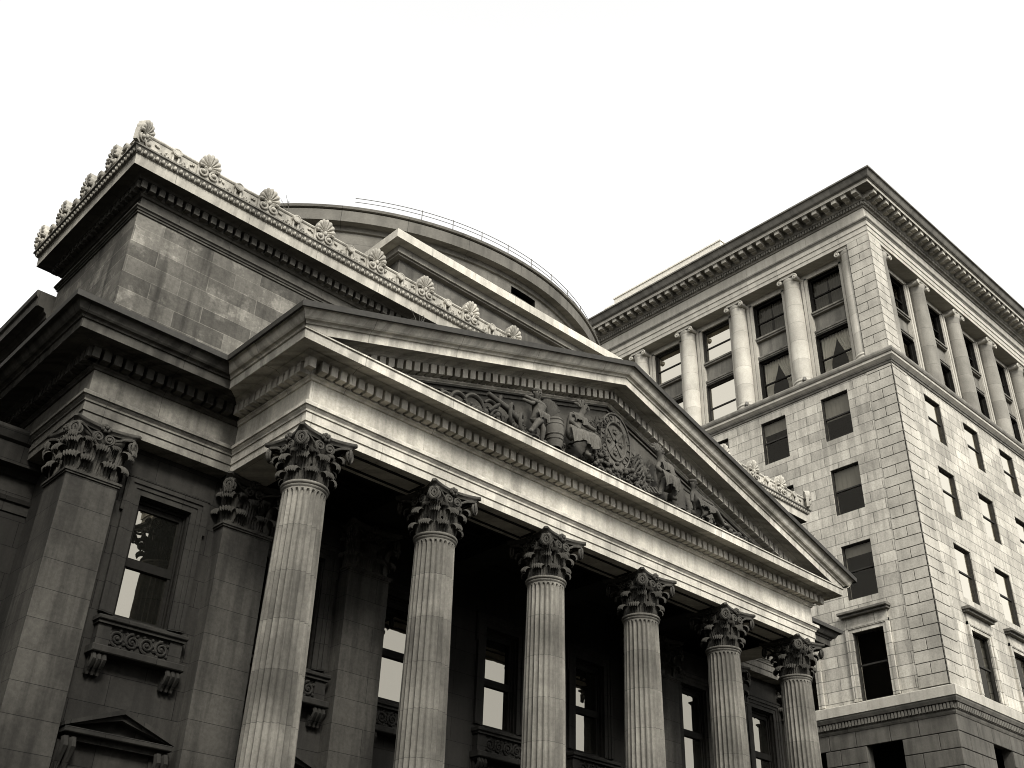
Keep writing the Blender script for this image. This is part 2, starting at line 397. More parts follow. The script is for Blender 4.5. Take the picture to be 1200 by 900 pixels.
# ------------------------------------------------------------------ profiles (outward, height)
def scurve(p0, z0, p1, z1, n=6):
    return [(p0+(p1-p0)*(t/n), z0+(z1-z0)*(t/n)-.18*(z1-z0)*sin(2*PI*t/n)) for t in range(n+1)]
ARCH = [(-.9,10.28),(0,10.28),(0,10.45),(.028,10.455),(.028,10.645),(.055,10.65),(.06,10.69),(.095,10.73),(.10,10.755),(.135,10.76),(.135,10.83),(.12,10.85),(0,10.868)]
FRZ = [(0,10.868),(0,11.385)]
BED = [(0,11.385),(.035,11.39),(.05,11.43),(.085,11.455),(.09,11.485),(.05,11.495),(.05,11.735),(.27,11.74),(.30,11.775),(.37,11.80),(.38,11.825),(.67,11.815),(.67,11.775),(.705,11.77)]
CORONA = [(.705,11.77),(.715,11.965)]
CYMA = [(.715,11.965),(.75,11.97),(.765,12.01),(.80,12.03)]+scurve(.80,12.03,1.0,12.235)+[(1.02,12.24),(1.02,12.30),(-.6,12.38)]
FILL = [(.715,11.965),(.745,11.968),(.745,12.0),(.735,12.004)]
D, YM, XL, XR, PL, PR, XC = 16.5, 19.33, 6.2, 30.9, 9.5, 27.16, 18.33
YB = 52
bank = empty('bank_building', (XC, YM, 0))
tag(bank, 'dark stone bank with a six column portico, carved pediment and round drum behind', 'bank')
LEFT = [(XL,YB),(XL,YM),(PL,YM),(PL,D)]
RIGHT = [(PR,D),(PR,YM),(XR,YM),(XR,YB)]
FRONT = [(PL,D),(PR,D)]
def dent(mb, F, u0, u1, z0, z1, o0, o1, pitch, fill=.68):
    n = max(1, round((u1-u0)/pitch)); p = (u1-u0)/n
    for k in range(n): mb.fbox(F, u0+p*(k+.5-fill/2), u0+p*(k+.5+fill/2), z0, z1, o0, o1)
# architrave / frieze / cornice: the sooty main body and the paler portico are separate parts
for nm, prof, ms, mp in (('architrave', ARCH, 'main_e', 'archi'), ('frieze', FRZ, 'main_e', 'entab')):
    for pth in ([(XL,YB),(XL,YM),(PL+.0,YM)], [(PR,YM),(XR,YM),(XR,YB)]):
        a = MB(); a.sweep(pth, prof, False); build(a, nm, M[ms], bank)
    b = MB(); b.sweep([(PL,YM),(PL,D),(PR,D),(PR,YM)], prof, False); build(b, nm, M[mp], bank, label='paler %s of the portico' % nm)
full = BED+CORONA[1:]+CYMA[1:]
a = MB()
# one sweep keeps the inner mitres true; faces are then shared out between the two bodies
def split_sweep(path, prof, i0, i1):
    t = MB(); t.sweep(path, prof, False); n = len(prof)-1; k = (n+1)*2
    o = MB()
    for s in range(i0, i1): o.add(t.v[s*k:(s+1)*k], [tuple(i for i in f) for f in t.f[:n]])
    return o
cl = split_sweep(LEFT+[(PR,D)], full, 0, 2); 
cr = split_sweep([(PL,D)]+RIGHT, full, 2, 4)
for u0, u1, F, d0 in ((YM-.25, YB, FX(XL), 0), (XL-.25, PL-.3, FY(YM), 0)): dent(cl, F, u0, u1, 11.50, 11.73, .04, .285, .225)
dent(cr, FY(YM), PR+.3, XR+.25, 11.50, 11.73, .04, .285, .225)
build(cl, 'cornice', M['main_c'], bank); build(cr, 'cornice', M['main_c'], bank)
cp = split_sweep(LEFT+[(PR,D)], full, 2, 3); cp.merge(split_sweep([(PL,D)]+RIGHT, full, 1, 2))
hor = BED+CORONA[1:]+FILL[1:]
cp.merge(split_sweep(LEFT[-2:]+[(PR,D)]+[(PR,YM)], hor, 1, 2))
dent(cp, FX(PL), D+.0, YM-.2, 11.50, 11.73, .04, .285, .225); dent(cp, FY(D), PL-.0, PR+.0, 11.50, 11.73, .04, .285, .2255)
for x in (PL-.2, PR+.2): cp.box(x-.085, x+.085, D-.285, D-.11, 11.5, 11.73)
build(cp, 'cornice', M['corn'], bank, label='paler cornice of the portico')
build(split_sweep(LEFT[-2:]+[(PR,D)]+[(PR,YM)], [(.742,12.006),(.70,12.025),(0,12.065)], 1, 2), 'lead_flashing', M['lead'], bank)  # unseen dark sheet added to cut light bounced up to the rake
# raking cornices
SL = .317
def rake(sgn):
    mb = MB(); x_end = 1.02
    prof = BED+CORONA[1:]+CYMA[1:-1]+[(.2,12.36),(-.1,12.36)]
    half = XC-PL
    rowA, rowB = [], []
    for p, z in prof:
        xa = -p if p > 0 else 0
        for xo, row in ((xa, rowA), (half, rowB)):
            row.append((PL+xo, D-p, z+SL*(xo+x_end)))
    # many stations so the slope shades evenly
    rows = [[tuple(a[k]+(b[k]-a[k])*t/8 for k in range(3)) for a, b in zip(rowA,rowB)] for t in range(9)]
    mb.grid(rows)
    n = 38; st = (half-.15)/n
    for k in range(n):
        x0 = PL+.25+st*k; x1 = x0+st*.68
        zz = [z+SL*(x-PL+x_end) for x in (x0,x1) for z in (11.50,11.73)]
        y0, y1 = D-.04, D-.285
        if zz[1] < 12.0: continue
        mb.add([(x0,y0,zz[0]),(x1,y0,zz[2]),(x1,y1,zz[2]),(x0,y1,zz[0]),(x0,y0,zz[1]),(x1,y0,zz[3]),(x1,y1,zz[3]),(x0,y1,zz[1])],
               [(3,2,1,0),(4,5,6,7),(0,1,5,4),(1,2,6,5),(2,3,7,6),(3,0,4,7)])
    if sgn < 0: mb.v = [(2*XC-x,y,z) for x,y,z in mb.v]
    return mb
for s in (1,-1): build(rake(s), 'raking_cornice', M['corn'], bank)
# tympanum and portico roof
fl = [(.99,12.195),(1.035,12.20),(1.04,12.325),(-.5,12.40)]
build(split_sweep(LEFT+[(PR,D)], fl, 0, 3), 'lead_flashing', M['lead'], bank); build(split_sweep([(PL,D)]+RIGHT, fl, 1, 4), 'lead_flashing', M['lead'], bank)
for sg in (1,-1):
    s = MB(); rows = []
    for xo in (-1.041, XC-PL): rows.append([(PL+(max(xo,-p) if xo < 0 else xo), D-p, z+SL*((max(xo,-p) if xo < 0 else xo)+1.02)) for p, z in ((.99,12.205),(1.036,12.208),(1.041,12.34),(.2,12.42))])
    s.grid(rows)
    if sg < 0: s.v = [(2*XC-x,y,z) for x,y,z in s.v]
    build(s, 'lead_flashing', M['lead'], bank)
t = MB(); apex = 12.0+SL*(XC-PL+1.0)
t.add([(PL-.3,D+.02,11.9),(PR+.3,D+.02,11.9),(XC,D+.02,apex)], [(0,1,2)])
F = FY(D)
for s in (1,-1):                                               # thin moulding that follows the rake inside the field
    for z0_, o in ((11.36,.05),(11.25,.03)):
        P = [(PL+1.2, z0_+SL*(2.2)), (XC, z0_+SL*(XC-PL+1.02))]
        P = [(x if s>0 else 2*XC-x, z) for x, z in P]
        t.add([F(P[0][0],P[0][1],-.02),F(P[1][0],P[1][1],-.02),F(P[1][0],P[1][1],o),F(P[0][0],P[0][1],o),F(P[0][0],P[0][1]+.05,-.02),F(P[1][0],P[1][1]+.05,-.02),F(P[1][0],P[1][1]+.05,o),F(P[0][0],P[0][1]+.05,o)],
              [(3,2,1,0),(4,5,6,7),(0,1,5,4),(1,2,6,5),(2,3,7,6),(3,0,4,7)])
tymp = build(t, 'tympanum', M['tymp'], bank)
r = MB()
r.quad((PL-.9,D-.95,12.28),(XC,D-.95,12.32+SL*(XC-PL+1)),(XC,YM+.1,12.32+SL*(XC-PL+1)),(PL-.9,YM+.1,12.28))
r.quad((PR+.9,D-.95,12.28),(XC,D-.95,12.32+SL*(XC-PL+1)),(XC,YM+.1,12.32+SL*(XC-PL+1)),(PR+.9,YM+.1,12.28))
build(r, 'portico_roof', M['roof'], bank)
# portico ceiling, beams and sunk soffit panels
c = MB()
CX = [10.0+k*3.345 for k in range(6)]
c.box(PL+.03,PR-.03,D+.96,20.5,10.92,11.1)
c.box(PL+.02,PR-.02,D+.9,D+.98,10.285,10.92)
for x in CX: c.box(x-.38,x+.38,D+.98,20.4,10.45,10.918)
for k in range(5):
    x0, x1 = CX[k]+.62, CX[k+1]-.62
    F = lambda u, z, out=0: Vector((u, D+.48+z, 10.278-out))
    for a,b,cc,d in ((x0,x1,-.27,-.22),(x0,x1,.22,.27),(x0,x0+.05,-.22,.22),(x1-.05,x1,-.22,.22)): c.fbox(F,a,b,cc,d,0,.03)
    for q in range(2):
        yy = D+1.25+q*1.35
        for e in (0,.12): 
            xa, xb = CX[k]+.42+e, CX[k+1]-.42-e; z1 = 10.915-e*.4
            c.box(xa,xb,yy-.05+e,yy+.0+e,z1-.10,z1); c.box(xa,xb,yy+1.1-e,yy+1.15-e,z1-.10,z1)
            c.box(xa,xa+.05,yy+e,yy+1.1-e,z1-.10,z1); c.box(xb-.05,xb,yy+e,yy+1.1-e,z1-.10,z1)
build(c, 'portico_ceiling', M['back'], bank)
# ------------------------------------------------------------------ columns
def fluted_shaft():
    mb = MB(); zb, zt = .62, 9.16; nf = 24; m = nf*8; rows = []
    zs = [zb+.02]+[zb+(zt-zb)*t/14 for t in range(1,14)]+[zt-.16,zt-.10,zt-.06,zt-.03,zt]
    for z in sorted(zs):
        h = (z-zb)/(zt-zb); R = .515-.085*(h**1.6)
        top = max(0.0, min(1.0, (zt-.03-z)/.13)); top = math.sqrt(top)
        row = []
        for k in range(m):
            ph = (k % 8)/8
            t_ = min(1.0, abs(ph-.5)/.40); d = .050*math.sqrt(max(0,1-t_*t_))
            if top < 1: d = d if t_ < top*.999 else 0.0
            row.append(((R-d)*cos(2*PI*k/m), (R-d)*sin(2*PI*k/m), z))
        rows.append(row)
    mb.grid(rows, True)
    mb.lathe([(.43,zt-.002),(.44,zt+.01),(.462,zt+.03),(.462,zt+.045),(.45,zt+.055),(.44,zt+.06),(.475,zt+.075),(.485,zt+.10),(.475,zt+.125),(.40,zt+.135)], 48)
    return mb
def at(mb, x, y, z=0): o = MB(); o.merge(mb, Matrix.Translation((x,y,z))); return o
CY = D+.50
col = empty('portico_column', (CX[0],CY,ZO+.05), bank)
build(at(fluted_shaft(),CX[0],CY), 'shaft', M['shaft'], col, smooth=50)
build(at(round_capital(),CX[0],CY,9.22), 'capital', M['cap'], col, smooth=50)
b = MB(); b.lathe([(.70,.22),(.72,.27),(.70,.34),(.60,.36),(.58,.42),(.62,.46),(.63,.52),(.58,.56),(.53,.57),(.515,.64)], 40); b.box(-.74,.74,-.74,.74,.05,.22)
build(at(b,CX[0],CY), 'base', M['pil'], col, smooth=40)
for x in CX[1:]: copy_tree(col, bank, (x-CX[0],0,0))
# ------------------------------------------------------------------ pilasters
def pilaster_at(xc, yc, hw, first=None):
    s = MB(); s.box(xc-hw,xc+hw,yc-hw,yc+hw,.4,9.12)
    for a,b_,o in ((9.10,9.14,.03),(9.14,9.19,.055)): s.box(xc-hw-o,xc+hw+o,yc-hw-o,yc+hw+o,a,b_)
    s.box(xc-hw-.12,xc+hw+.12,yc-hw-.12,yc+hw+.12,.05,.42)
    root = build(s, 'pilaster', M['pil'], bank)
    build(at(square_capital(hw),xc,yc,9.19), 'capital', M['cap'], root, smooth=50)
    return root
for x, hw in ((XL+.52,.52),(10.15,.56),(13.36,.56),(23.75,.58),(27.0,.56),(XR-.52,.52)): pilaster_at(x, YM+hw+.01, hw)

# ------------------------------------------------------------------ bank walls and windows
YW, YR = 19.72, 20.40
WZ0, WZ1, HW = 6.80, 9.30, .57
WIN = [(8.43,YW),(11.80,YW),(15.15,YR),(18.46,YR),(21.77,YR),(25.5,YW),(28.9,YW)]
LOW = [8.38,11.8,25.5,28.9]
w = MB()
hole = lambda u: (u-HW,u+HW,WZ0,WZ1)
lowh = lambda u: (u-.7,u+.7,1.2,3.75)
w.wall(FY(YW),6.6,13.5,-1.7,10.3,[hole(8.43),hole(11.8),lowh(8.38),lowh(11.8)],.32)
w.wall(FY(YW),23.5,XR-.4,-1.7,10.3,[hole(25.5),hole(28.9),lowh(25.5),lowh(28.9)],.32)
w.quad((6.6,YW,-1.7),(6.6,YB,-1.7),(6.6,YB,10.3),(6.6,YW,10.3)); w.quad((XR-.4,YW,-1.7),(XR-.4,YB,-1.7),(XR-.4,YB,10.3),(XR-.4,YW,10.3))
w.quad((6.2,YB,-1.7),(XR,YB,-1.7),(XR,YB,15.4),(6.2,YB,15.4))
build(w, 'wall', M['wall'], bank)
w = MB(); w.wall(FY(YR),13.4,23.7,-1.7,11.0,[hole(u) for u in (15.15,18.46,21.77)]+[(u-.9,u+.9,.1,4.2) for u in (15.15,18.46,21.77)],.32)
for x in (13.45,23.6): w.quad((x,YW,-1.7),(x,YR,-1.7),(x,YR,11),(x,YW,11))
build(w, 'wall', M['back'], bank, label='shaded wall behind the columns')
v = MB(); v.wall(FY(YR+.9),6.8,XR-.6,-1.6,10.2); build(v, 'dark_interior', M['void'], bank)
for u, yw in WIN:
    F = FY(yw); inside = yw == YR
    s = MB(); 
    for k, (a, o) in enumerate(((.03,.03),(.12,.055),(.21,.085))):
        e = .095
        s.fbox(F,u-HW-a-e,u-HW-a+ (.0 if k else .03),WZ0,WZ1+a,-.02,o); s.fbox(F,u+HW+a-(.0 if k else .03),u+HW+a+e,WZ0,WZ1+a,-.02,o)
        s.fbox(F,u-HW-a-e,u+HW+a+e,WZ1+a-(.0 if k else .03),WZ1+a+e,-.02,o+.001)
    for q in (-1,1): s.fbox(F,*sorted((u+q*(HW+.28),u+q*(HW+.36))),WZ1-.42,WZ1+.30,-.02,.075)
    s.fbox(F,u-HW-.36,u+HW+.36,WZ1+.305,WZ1+.36,-.02,.10)
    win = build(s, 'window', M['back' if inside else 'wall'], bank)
    f = MB(); Fi = Frame((0,yw+.20,0),(1,0,0),(0,-1,0))
    f.fbox(Fi,u-HW,u-HW+.06,WZ0,WZ1,-.08,.05); f.fbox(Fi,u+HW-.06,u+HW,WZ0,WZ1,-.08,.05); f.fbox(Fi,u-HW+.06,u+HW-.06,WZ1-.09,WZ1,-.08,.05); f.fbox(Fi,u-HW+.06,u+HW-.06,WZ0,WZ0+.08,-.08,.05)
    for a_, b__, cc_, dd_ in ((u-HW,u-HW+.03,WZ0,WZ1),(u+HW-.03,u+HW,WZ0,WZ1),(u-HW+.03,u+HW-.03,WZ1-.03,WZ1)): f.fbox(Fi,a_,b__,cc_,dd_,.05,.13)
    f.fbox(Fi,u-HW+.06,u+HW-.06,7.87,8.05,-.06,.03)
    for z0_, z1_ in ((WZ0+.08,7.87),(8.05,WZ1-.09)):
        for q in (-1,1): f.fbox(Fi,*sorted((u+q*(HW-.06),u+q*(HW-.12))),z0_,z1_,-.06,.01)
    f.fbox(Fi,u-HW+.12,u+HW-.12,WZ1-.2,WZ1-.09,-.06,.01)
    build(f, 'frame', M['wood'], win)
    p = MB(); p.quad(*[Fi(a,z,-.04) for a,z in ((u-HW+.1,WZ0+.06),(u+HW-.1,WZ0+.06),(u+HW-.1,7.9),(u-HW+.1,7.9))]); p.quad(*[Fi(a,z,-.03) for a,z in ((u-HW+.1,8.03),(u+HW-.1,8.03),(u+HW-.1,WZ1-.1),(u-HW+.1,WZ1-.1))])
    build(p, 'pane', M['mirror'], win)
    s = MB()
    s.fbox(F,u-.92,u+.92,6.60,6.68,-.1,.30,.015); s.fbox(F,u-.89,u+.89,6.54,6.60,-.1,.25)
    s.fbox(F,u-.86,u+.86,6.12,6.54,-.1,.16)
    for q in (-1,1): s.fbox(F,*sorted((u+q*.86,u+q*.60)),6.12,6.54,.15,.20)
    s.fbox(F,u-.93,u+.93,5.98,6.12,-.1,.33,.02)
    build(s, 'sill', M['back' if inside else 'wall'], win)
    s = MB(); F2 = F
    for k in range(4):
        cx = u-.45+.30*k; sg = 1 if k % 2 else -1
        s.tube(spiral(F2(cx,6.33,.185),(1,0,0),(0,0,1),.15,.02,1.8,PI*(.5 if sg>0 else 1.5),26,sg), [.03-.012*i/26 for i in range(27)], 6)
        s.ball(F2(cx,6.33,.19), .035, n=6, m=4)
        for a in range(5): s.ball(F2(cx+.17*cos(a*1.3+k),6.33+.17*sin(a*1.3+k),.165), .04, n=6, m=4)
    build(s, 'scroll_panel', M['back' if inside else 'wall'], win, smooth=50)
    for q in (-1,1):
        s = MB(); cx = u+q*.74
        for dx in (-.10,.0,.10):
            P = [(cx+dx, .02, 5.95),(cx+dx,.24,5.95),(cx+dx,.27,5.86),(cx+dx,.20,5.76),(cx+dx,.11,5.70),(cx+dx,.09,5.62),(cx+dx,.02,5.60)]
            s.tube([F(a,z,o) for a,o,z in P], [.03,.05,.055,.055,.05,.045,.02], 6)
        s.fbox(F,cx-.13,cx+.13,5.62,5.975,-.05,.10)
        build(s, 'bracket', M['back' if inside else 'wall'], win, smooth=50)
# pedimented heads of the ground floor windows
for u in LOW:
    F = FY(YW); s = MB(); hw = 1.03; zb = 4.50
    s.fbox(F,u-hw,u+hw,zb,zb+.10,-.05,.36,.015); s.fbox(F,u-hw+.08,u+hw-.08,zb-.10,zb,-.05,.22)
    for q in (-1,1):
        A = Vector((u+q*(hw+.02),0,zb+.10)); B = Vector((u,0,zb+.50))
        for (o, dz0, dz1) in ((.36,-.02,.07),(.27,-.12,-.02)):
            pts = []
            for P in (A,B):
                for o_, dz in ((-.05,dz0),(o,dz0),(o,dz1),(-.05,dz1)): pts.append(F(P.x,P.z+dz if P is B else P.z+max(dz,-.0)+.0,o_))
            s.add(pts, [(0,1,5,4),(1,2,6,5),(2,3,7,6),(0,3,7,4),(0,1,2,3),(4,5,6,7)])
    s.add([F(u-hw+.1,zb+.1,.05),F(u+hw-.1,zb+.1,.05),F(u,zb+.45,.05)], [(0,1,2)])
    s.fbox(F,u-.8,u+.8,3.98,zb-.1,-.05,.06); s.fbox(F,u-.78,u+.78,3.75,3.90,-.05,.09); s.fbox(F,u-.78,u+.78,3.90,3.98,-.05,.13)
    root = build(s, 'window_hood', M['wall'], bank)
    for q in (-1,1):
        s = MB(); cx = u+q*.88
        for dx in (-.07,.07):
            P = [(cx+dx,.25,4.42),(cx+dx,.30,4.28),(cx+dx,.20,4.12),(cx+dx,.12,3.95),(cx+dx,.10,3.8),(cx+dx,.04,3.72)]
            s.tube([F(a,z,o) for a,o,z in P], [.07,.075,.065,.055,.05,.03], 6)
        s.fbox(F,cx-.14,cx+.14,3.7,4.40,-.05,.10); build(s, 'bracket', M['wall'], root, smooth=50)
    p = MB(); p.fbox(F,u-.7,u+.7,1.2,3.75,-.25,-.22); build(p, 'pane', M['mirror'], root)
# stylobate and steps
s = MB(); s.box(PL-.6,PR+.6,D-.75,20.4,-1.7,.05)
for k in range(10): s.box(PL-.6,PR+.6,D-.75-.34*(k+1),D-.75-.34*k,-1.7,.05-.165*(k+1))
build(s, 'steps', M['pave'], bank)
# ------------------------------------------------------------------ attic
AB = 23.55
ATP = [(XC,AB),(XL,AB),(XL,YM),(XR,YM),(XR,AB),(XC,AB)]
s = MB(); s.sweep(ATP, [(0,12.2),(0,15.52)], False); build(s, 'attic_wall', M['attic'], bank)
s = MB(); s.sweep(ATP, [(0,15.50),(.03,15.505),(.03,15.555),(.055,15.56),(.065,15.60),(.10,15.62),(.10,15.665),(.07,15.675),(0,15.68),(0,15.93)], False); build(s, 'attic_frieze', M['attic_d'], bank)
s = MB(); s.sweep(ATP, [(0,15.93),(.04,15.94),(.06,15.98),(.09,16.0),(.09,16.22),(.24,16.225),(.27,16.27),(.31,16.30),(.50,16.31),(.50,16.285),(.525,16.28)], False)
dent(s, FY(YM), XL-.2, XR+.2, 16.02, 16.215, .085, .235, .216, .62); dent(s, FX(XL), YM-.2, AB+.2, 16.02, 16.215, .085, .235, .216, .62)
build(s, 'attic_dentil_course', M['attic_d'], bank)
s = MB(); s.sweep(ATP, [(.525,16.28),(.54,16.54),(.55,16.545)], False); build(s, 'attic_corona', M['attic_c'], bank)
s = MB(); s.sweep(ATP, [(.55,16.545),(.56,16.55),(.60,16.60),(.625,16.66),(.64,16.69),(.665,16.70),(.665,16.74),(-.3,16.78)], False)
def beads(mb, F, u0, u1, z, o, pitch):
    n = round((u1-u0)/.145)
    for k in range(n):
        u = u0+(u1-u0)*(k+.5)/n; p = F(u,z,o); mb.ball(p,.046,.046,.058,6,4)
        q = F(u+(u1-u0)/n*.5,z-.02,o+.005); mb.ball(q,.014,.014,.06,4,3)
build(s, 'egg_bed', M['egg_bed'], bank)
s = MB()
beads(s, FY(YM), XL-.6, XR+.6, 16.62, .60, .172); beads(s, FX(XL), YM-.6, AB+.5, 16.62, .60, .172)
build(s, 'egg_moulding', M['crest'], bank, smooth=50)
# cresting: pierced-looking parapet with scroll relief; the antefixes stand on it
CP = .555
cr = MB(); cr.sweep(ATP, [(CP,16.742),(CP,17.09),(CP+.02,17.10),(CP+.035,17.13),(CP+.02,17.17),(CP-.06,17.19),(CP-.14,17.17),(CP-.14,16.75)], False)
NA = 16; AP = (XR-XL+2*CP-.10)/NA; AX = [XL-CP+.05+k*AP for k in range(NA+1)]
AYS = [19.98,21.33,22.69,24.0]
def ornament(F, u, pitch):
    """between two antefixes: a disc on two legs, two flower dabs, and a running tendril"""
    m = u+pitch/2; o = CP
    ring = [F(m+.115*cos(a*PI/10),17.045+.105*sin(a*PI/10),o+.10) for a in range(20)]; ring0 = [F(m+.115*cos(a*PI/10),17.045+.105*sin(a*PI/10),o-.02) for a in range(20)]
    cr.grid([ring0, ring], True); cr.add(ring, [tuple(range(20))])
    cr.tube([F(m+.085*cos(a*PI/8),17.045+.08*sin(a*PI/8),o+.10) for a in range(17)], .012, 5)
    for q in (-1,1): cr.fbox(F,m+q*.07-.022,m+q*.07+.022,16.76,16.97,o-.02,o+.06)
    for q in (-1,1):
        c0 = m+q*(pitch*.27)
        for k in range(5): cr.ball(F(c0+rnd.uniform(-.06,.06),16.99+rnd.uniform(-.03,.03),o+.02),.03,n=5,m=3)
        P = [F(m+q*(.12+.035*k),16.80+.05*sin(k*1.25),o+.03) for k in range(10)]
        cr.tube(P, [.022+.010*sin(k) for k in range(10)], 5)
        cr.tube(spiral(F(m+q*.22,16.87,o+.03),F(1,0,0)-F(0,0,0),(0,0,1),.065,.012,1.5,PI*1.5,16,-q), .018, 5)
for k in range(NA): ornament(FY(YM), AX[k], AP)
for a, b_ in zip([YM-CP]+AYS[:-1], AYS): ornament(FX(XL), a, b_-a)
crest = build(cr, 'cresting', M['crest'], bank, smooth=45)
af = antefix(); first = None
zf = 16.745
ant = build(at(af, AX[0], YM-CP, zf), 'antefix', M['crest'], crest, smooth=50, loc=(AX[0],YM-CP,zf+ZO))
ant.rotation_euler.z = rad(38)                                # the corner palmette stands across the corner
WL[ant] = Vector((AX[0],YM-CP,zf+ZO))
for k in range(1, NA+1):
    c = ant.copy(); COL.objects.link(c); c.parent = crest; c.location = Vector((AX[k],YM-CP-.02,zf+ZO))-WL[crest]; c.rotation_euler.z = PI/4 if k == NA else 0
for y in AYS:
    c = ant.copy(); COL.objects.link(c); c.parent = crest; c.location = Vector((XL-CP-.02,y,zf+ZO))-WL[crest]; c.rotation_euler.z = -PI/2
s = MB(); s.box(XL+.05,XR-.05,YM+.05,AB-.05,16.5,16.76); build(s, 'attic_roof', M['roof'], bank)
# lower parapet running back along the flank
s = MB(); s.sweep([(XL,YB),(XL,AB-.3)], [(0,12.2),(0,14.72)], False); build(s, 'flank_parapet', M['attic'], bank)
s = MB(); s.sweep([(XL,YB),(XL,AB+.1)], [(0,14.72),(.06,14.75),(.08,14.85),(.14,14.9),(.16,14.98),(.33,15.0),(.335,14.97),(.36,14.97),(.37,15.2),(.42,15.26),(.43,15.41),(-2,15.46)], True); build(s, 'flank_cornice', M['attic_d'], bank)
s = MB(); s.box(XL+.05,XR-.05,AB-.1,YB-.02,12.0,15.3); build(s, 'main_roof', M['roof'], bank)
# ------------------------------------------------------------------ block with heavy coping in front of the drum
bx0, bx1, by = 13.60, 23.30, 19.86
s = MB(); P = [(bx0,24),(bx0,by),(bx1,by),(bx1,24)]
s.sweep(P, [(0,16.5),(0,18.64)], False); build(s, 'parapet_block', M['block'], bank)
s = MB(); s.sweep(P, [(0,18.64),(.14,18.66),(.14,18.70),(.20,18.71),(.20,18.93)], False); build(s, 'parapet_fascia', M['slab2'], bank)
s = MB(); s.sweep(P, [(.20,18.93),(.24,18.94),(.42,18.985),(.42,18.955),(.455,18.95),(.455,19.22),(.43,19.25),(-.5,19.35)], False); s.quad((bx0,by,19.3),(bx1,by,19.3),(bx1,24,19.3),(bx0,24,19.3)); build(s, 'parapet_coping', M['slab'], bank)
# ------------------------------------------------------------------ drum
DC = (18.43, 29.5)
def lathe_cut(prof_r, zs, angs, skip):
    mb = MB()
    for i in range(len(zs)-1):
        for j in range(len(angs)-1):
            if skip((angs[j]+angs[j+1])/2,(zs[i]+zs[i+1])/2): continue
            mb.quad(*[(DC[0]+prof_r*cos(a),DC[1]+prof_r*sin(a),z) for a,z in ((angs[j],zs[i]),(angs[j+1],zs[i]),(angs[j+1],zs[i+1]),(angs[j],zs[i+1]))])
    return mb
def adeg(x): return -PI/2+math.asin((x-DC[0])/9.18)
wa0, wa1 = adeg(18.24), adeg(19.32)
angs = sorted([wa0,wa1]+[-PI+2*PI*k/140 for k in range(141)])
s = lathe_cut(9.18, [16,20.17,20.45,20.56], angs, lambda a,z: wa0 < a < wa1 and 20.17 < z < 20.45)
drum = build(s, 'drum', M['drum'], bank, smooth=30)
s = MB(); s.lathe([(9.18,20.56),(9.24,20.57),(9.26,20.74),(9.46,20.75),(9.49,20.74),(9.50,21.13),(9.46,21.15),(9.46,21.17),(9.55,21.18),(9.57,21.26),(9.50,21.32),(9.3,21.36),(7,22.4),(4,23.3),(.1,23.7)], 160, DC)
build(s, 'rim', M['rim'], drum, smooth=30)
s = MB()
for a in (wa0,wa1): s.quad(*[(DC[0]+r_*cos(a),DC[1]+r_*sin(a),z) for r_,z in ((9.18,20.17),(8.6,20.17),(8.6,20.45),(9.18,20.45))])
for z in (20.17,20.45): s.quad(*[(DC[0]+r_*cos(a),DC[1]+r_*sin(a),z) for r_,a in ((9.18,wa0),(9.18,wa1),(8.6,wa1),(8.6,wa0))])
s.quad(*[(DC[0]+8.6*cos(a),DC[1]+8.6*sin(a),z) for a,z in ((wa0,20.17),(wa1,20.17),(wa1,20.45),(wa0,20.45))])
build(s, 'slit_window', M['void'], drum)
s = MB(); R_ = 9.36
a0, a1 = rad(-124.6), rad(-20)
for z, rr in ((21.77,.011),(21.62,.010)):
    s.tube([(DC[0]+R_*cos(a0+(a1-a0)*k/90),DC[1]+R_*sin(a0+(a1-a0)*k/90),z) for k in range(91)], rr, 5)
rail = build(s, 'roof_railing', M['iron'], bank)
for k in range(17):
    a = rad(-112.0+6.25*k); s = MB(); s.tube([(DC[0]+R_*cos(a),DC[1]+R_*sin(a),z) for z in (21.3,21.80)], .013, 5); build(s, 'post', M['iron'], rail)
# ------------------------------------------------------------------ low wing at the left
WY = 22.3
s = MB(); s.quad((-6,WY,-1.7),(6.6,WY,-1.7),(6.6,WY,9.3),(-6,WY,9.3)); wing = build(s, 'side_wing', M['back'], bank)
s = MB(); s.sweep([(-6,WY),(6.6,WY)], [(0,9.2),(.03,9.2),(.03,9.4),(.08,9.42),(.12,9.5),(0,9.52),(0,9.95),(.06,9.97),(.1,10.1),(.3,10.14),(.32,10.12),(.35,10.55),(.42,10.6),(.5,10.78),(.5,10.85),(-.5,10.95)], True)
s.box(-6,6.5,WY+.4,WY+20,9,10.9); build(s, 'wing_cornice', M['wall'], wing)

# ------------------------------------------------------------------ tympanum carving
def skin_figure(joints, edges, root, name, extra=None):
    me = bpy.data.meshes.new('tmp'); me.from_pydata([(x,y,z) for x,y,z,r_ in joints], edges, [])
    o = bpy.data.objects.new('tmp', me); COL.objects.link(o)
    sk = o.modifiers.new('s','SKIN'); sk.use_smooth_shade = True
    for i, j in enumerate(joints):
        me.skin_vertices[0].data[i].radius = (j[3], j[3]); me.skin_vertices[0].data[i].use_root = (i == root)
    o.modifiers.new('d','SUBSURF').levels = 2
    dg = bpy.context.evaluated_depsgraph_get(); ev = o.evaluated_get(dg); m2 = ev.to_mesh()
    mb = MB(); mb.add([v.co[:] for v in m2.vertices], [tuple(p.vertices) for p in m2.polygons]); ev.to_mesh_clear()
    bpy.data.objects.remove(o); bpy.data.meshes.remove(me)
    if extra: extra(mb)
    return build(mb, name, M['figure'], tymp, smooth=70)
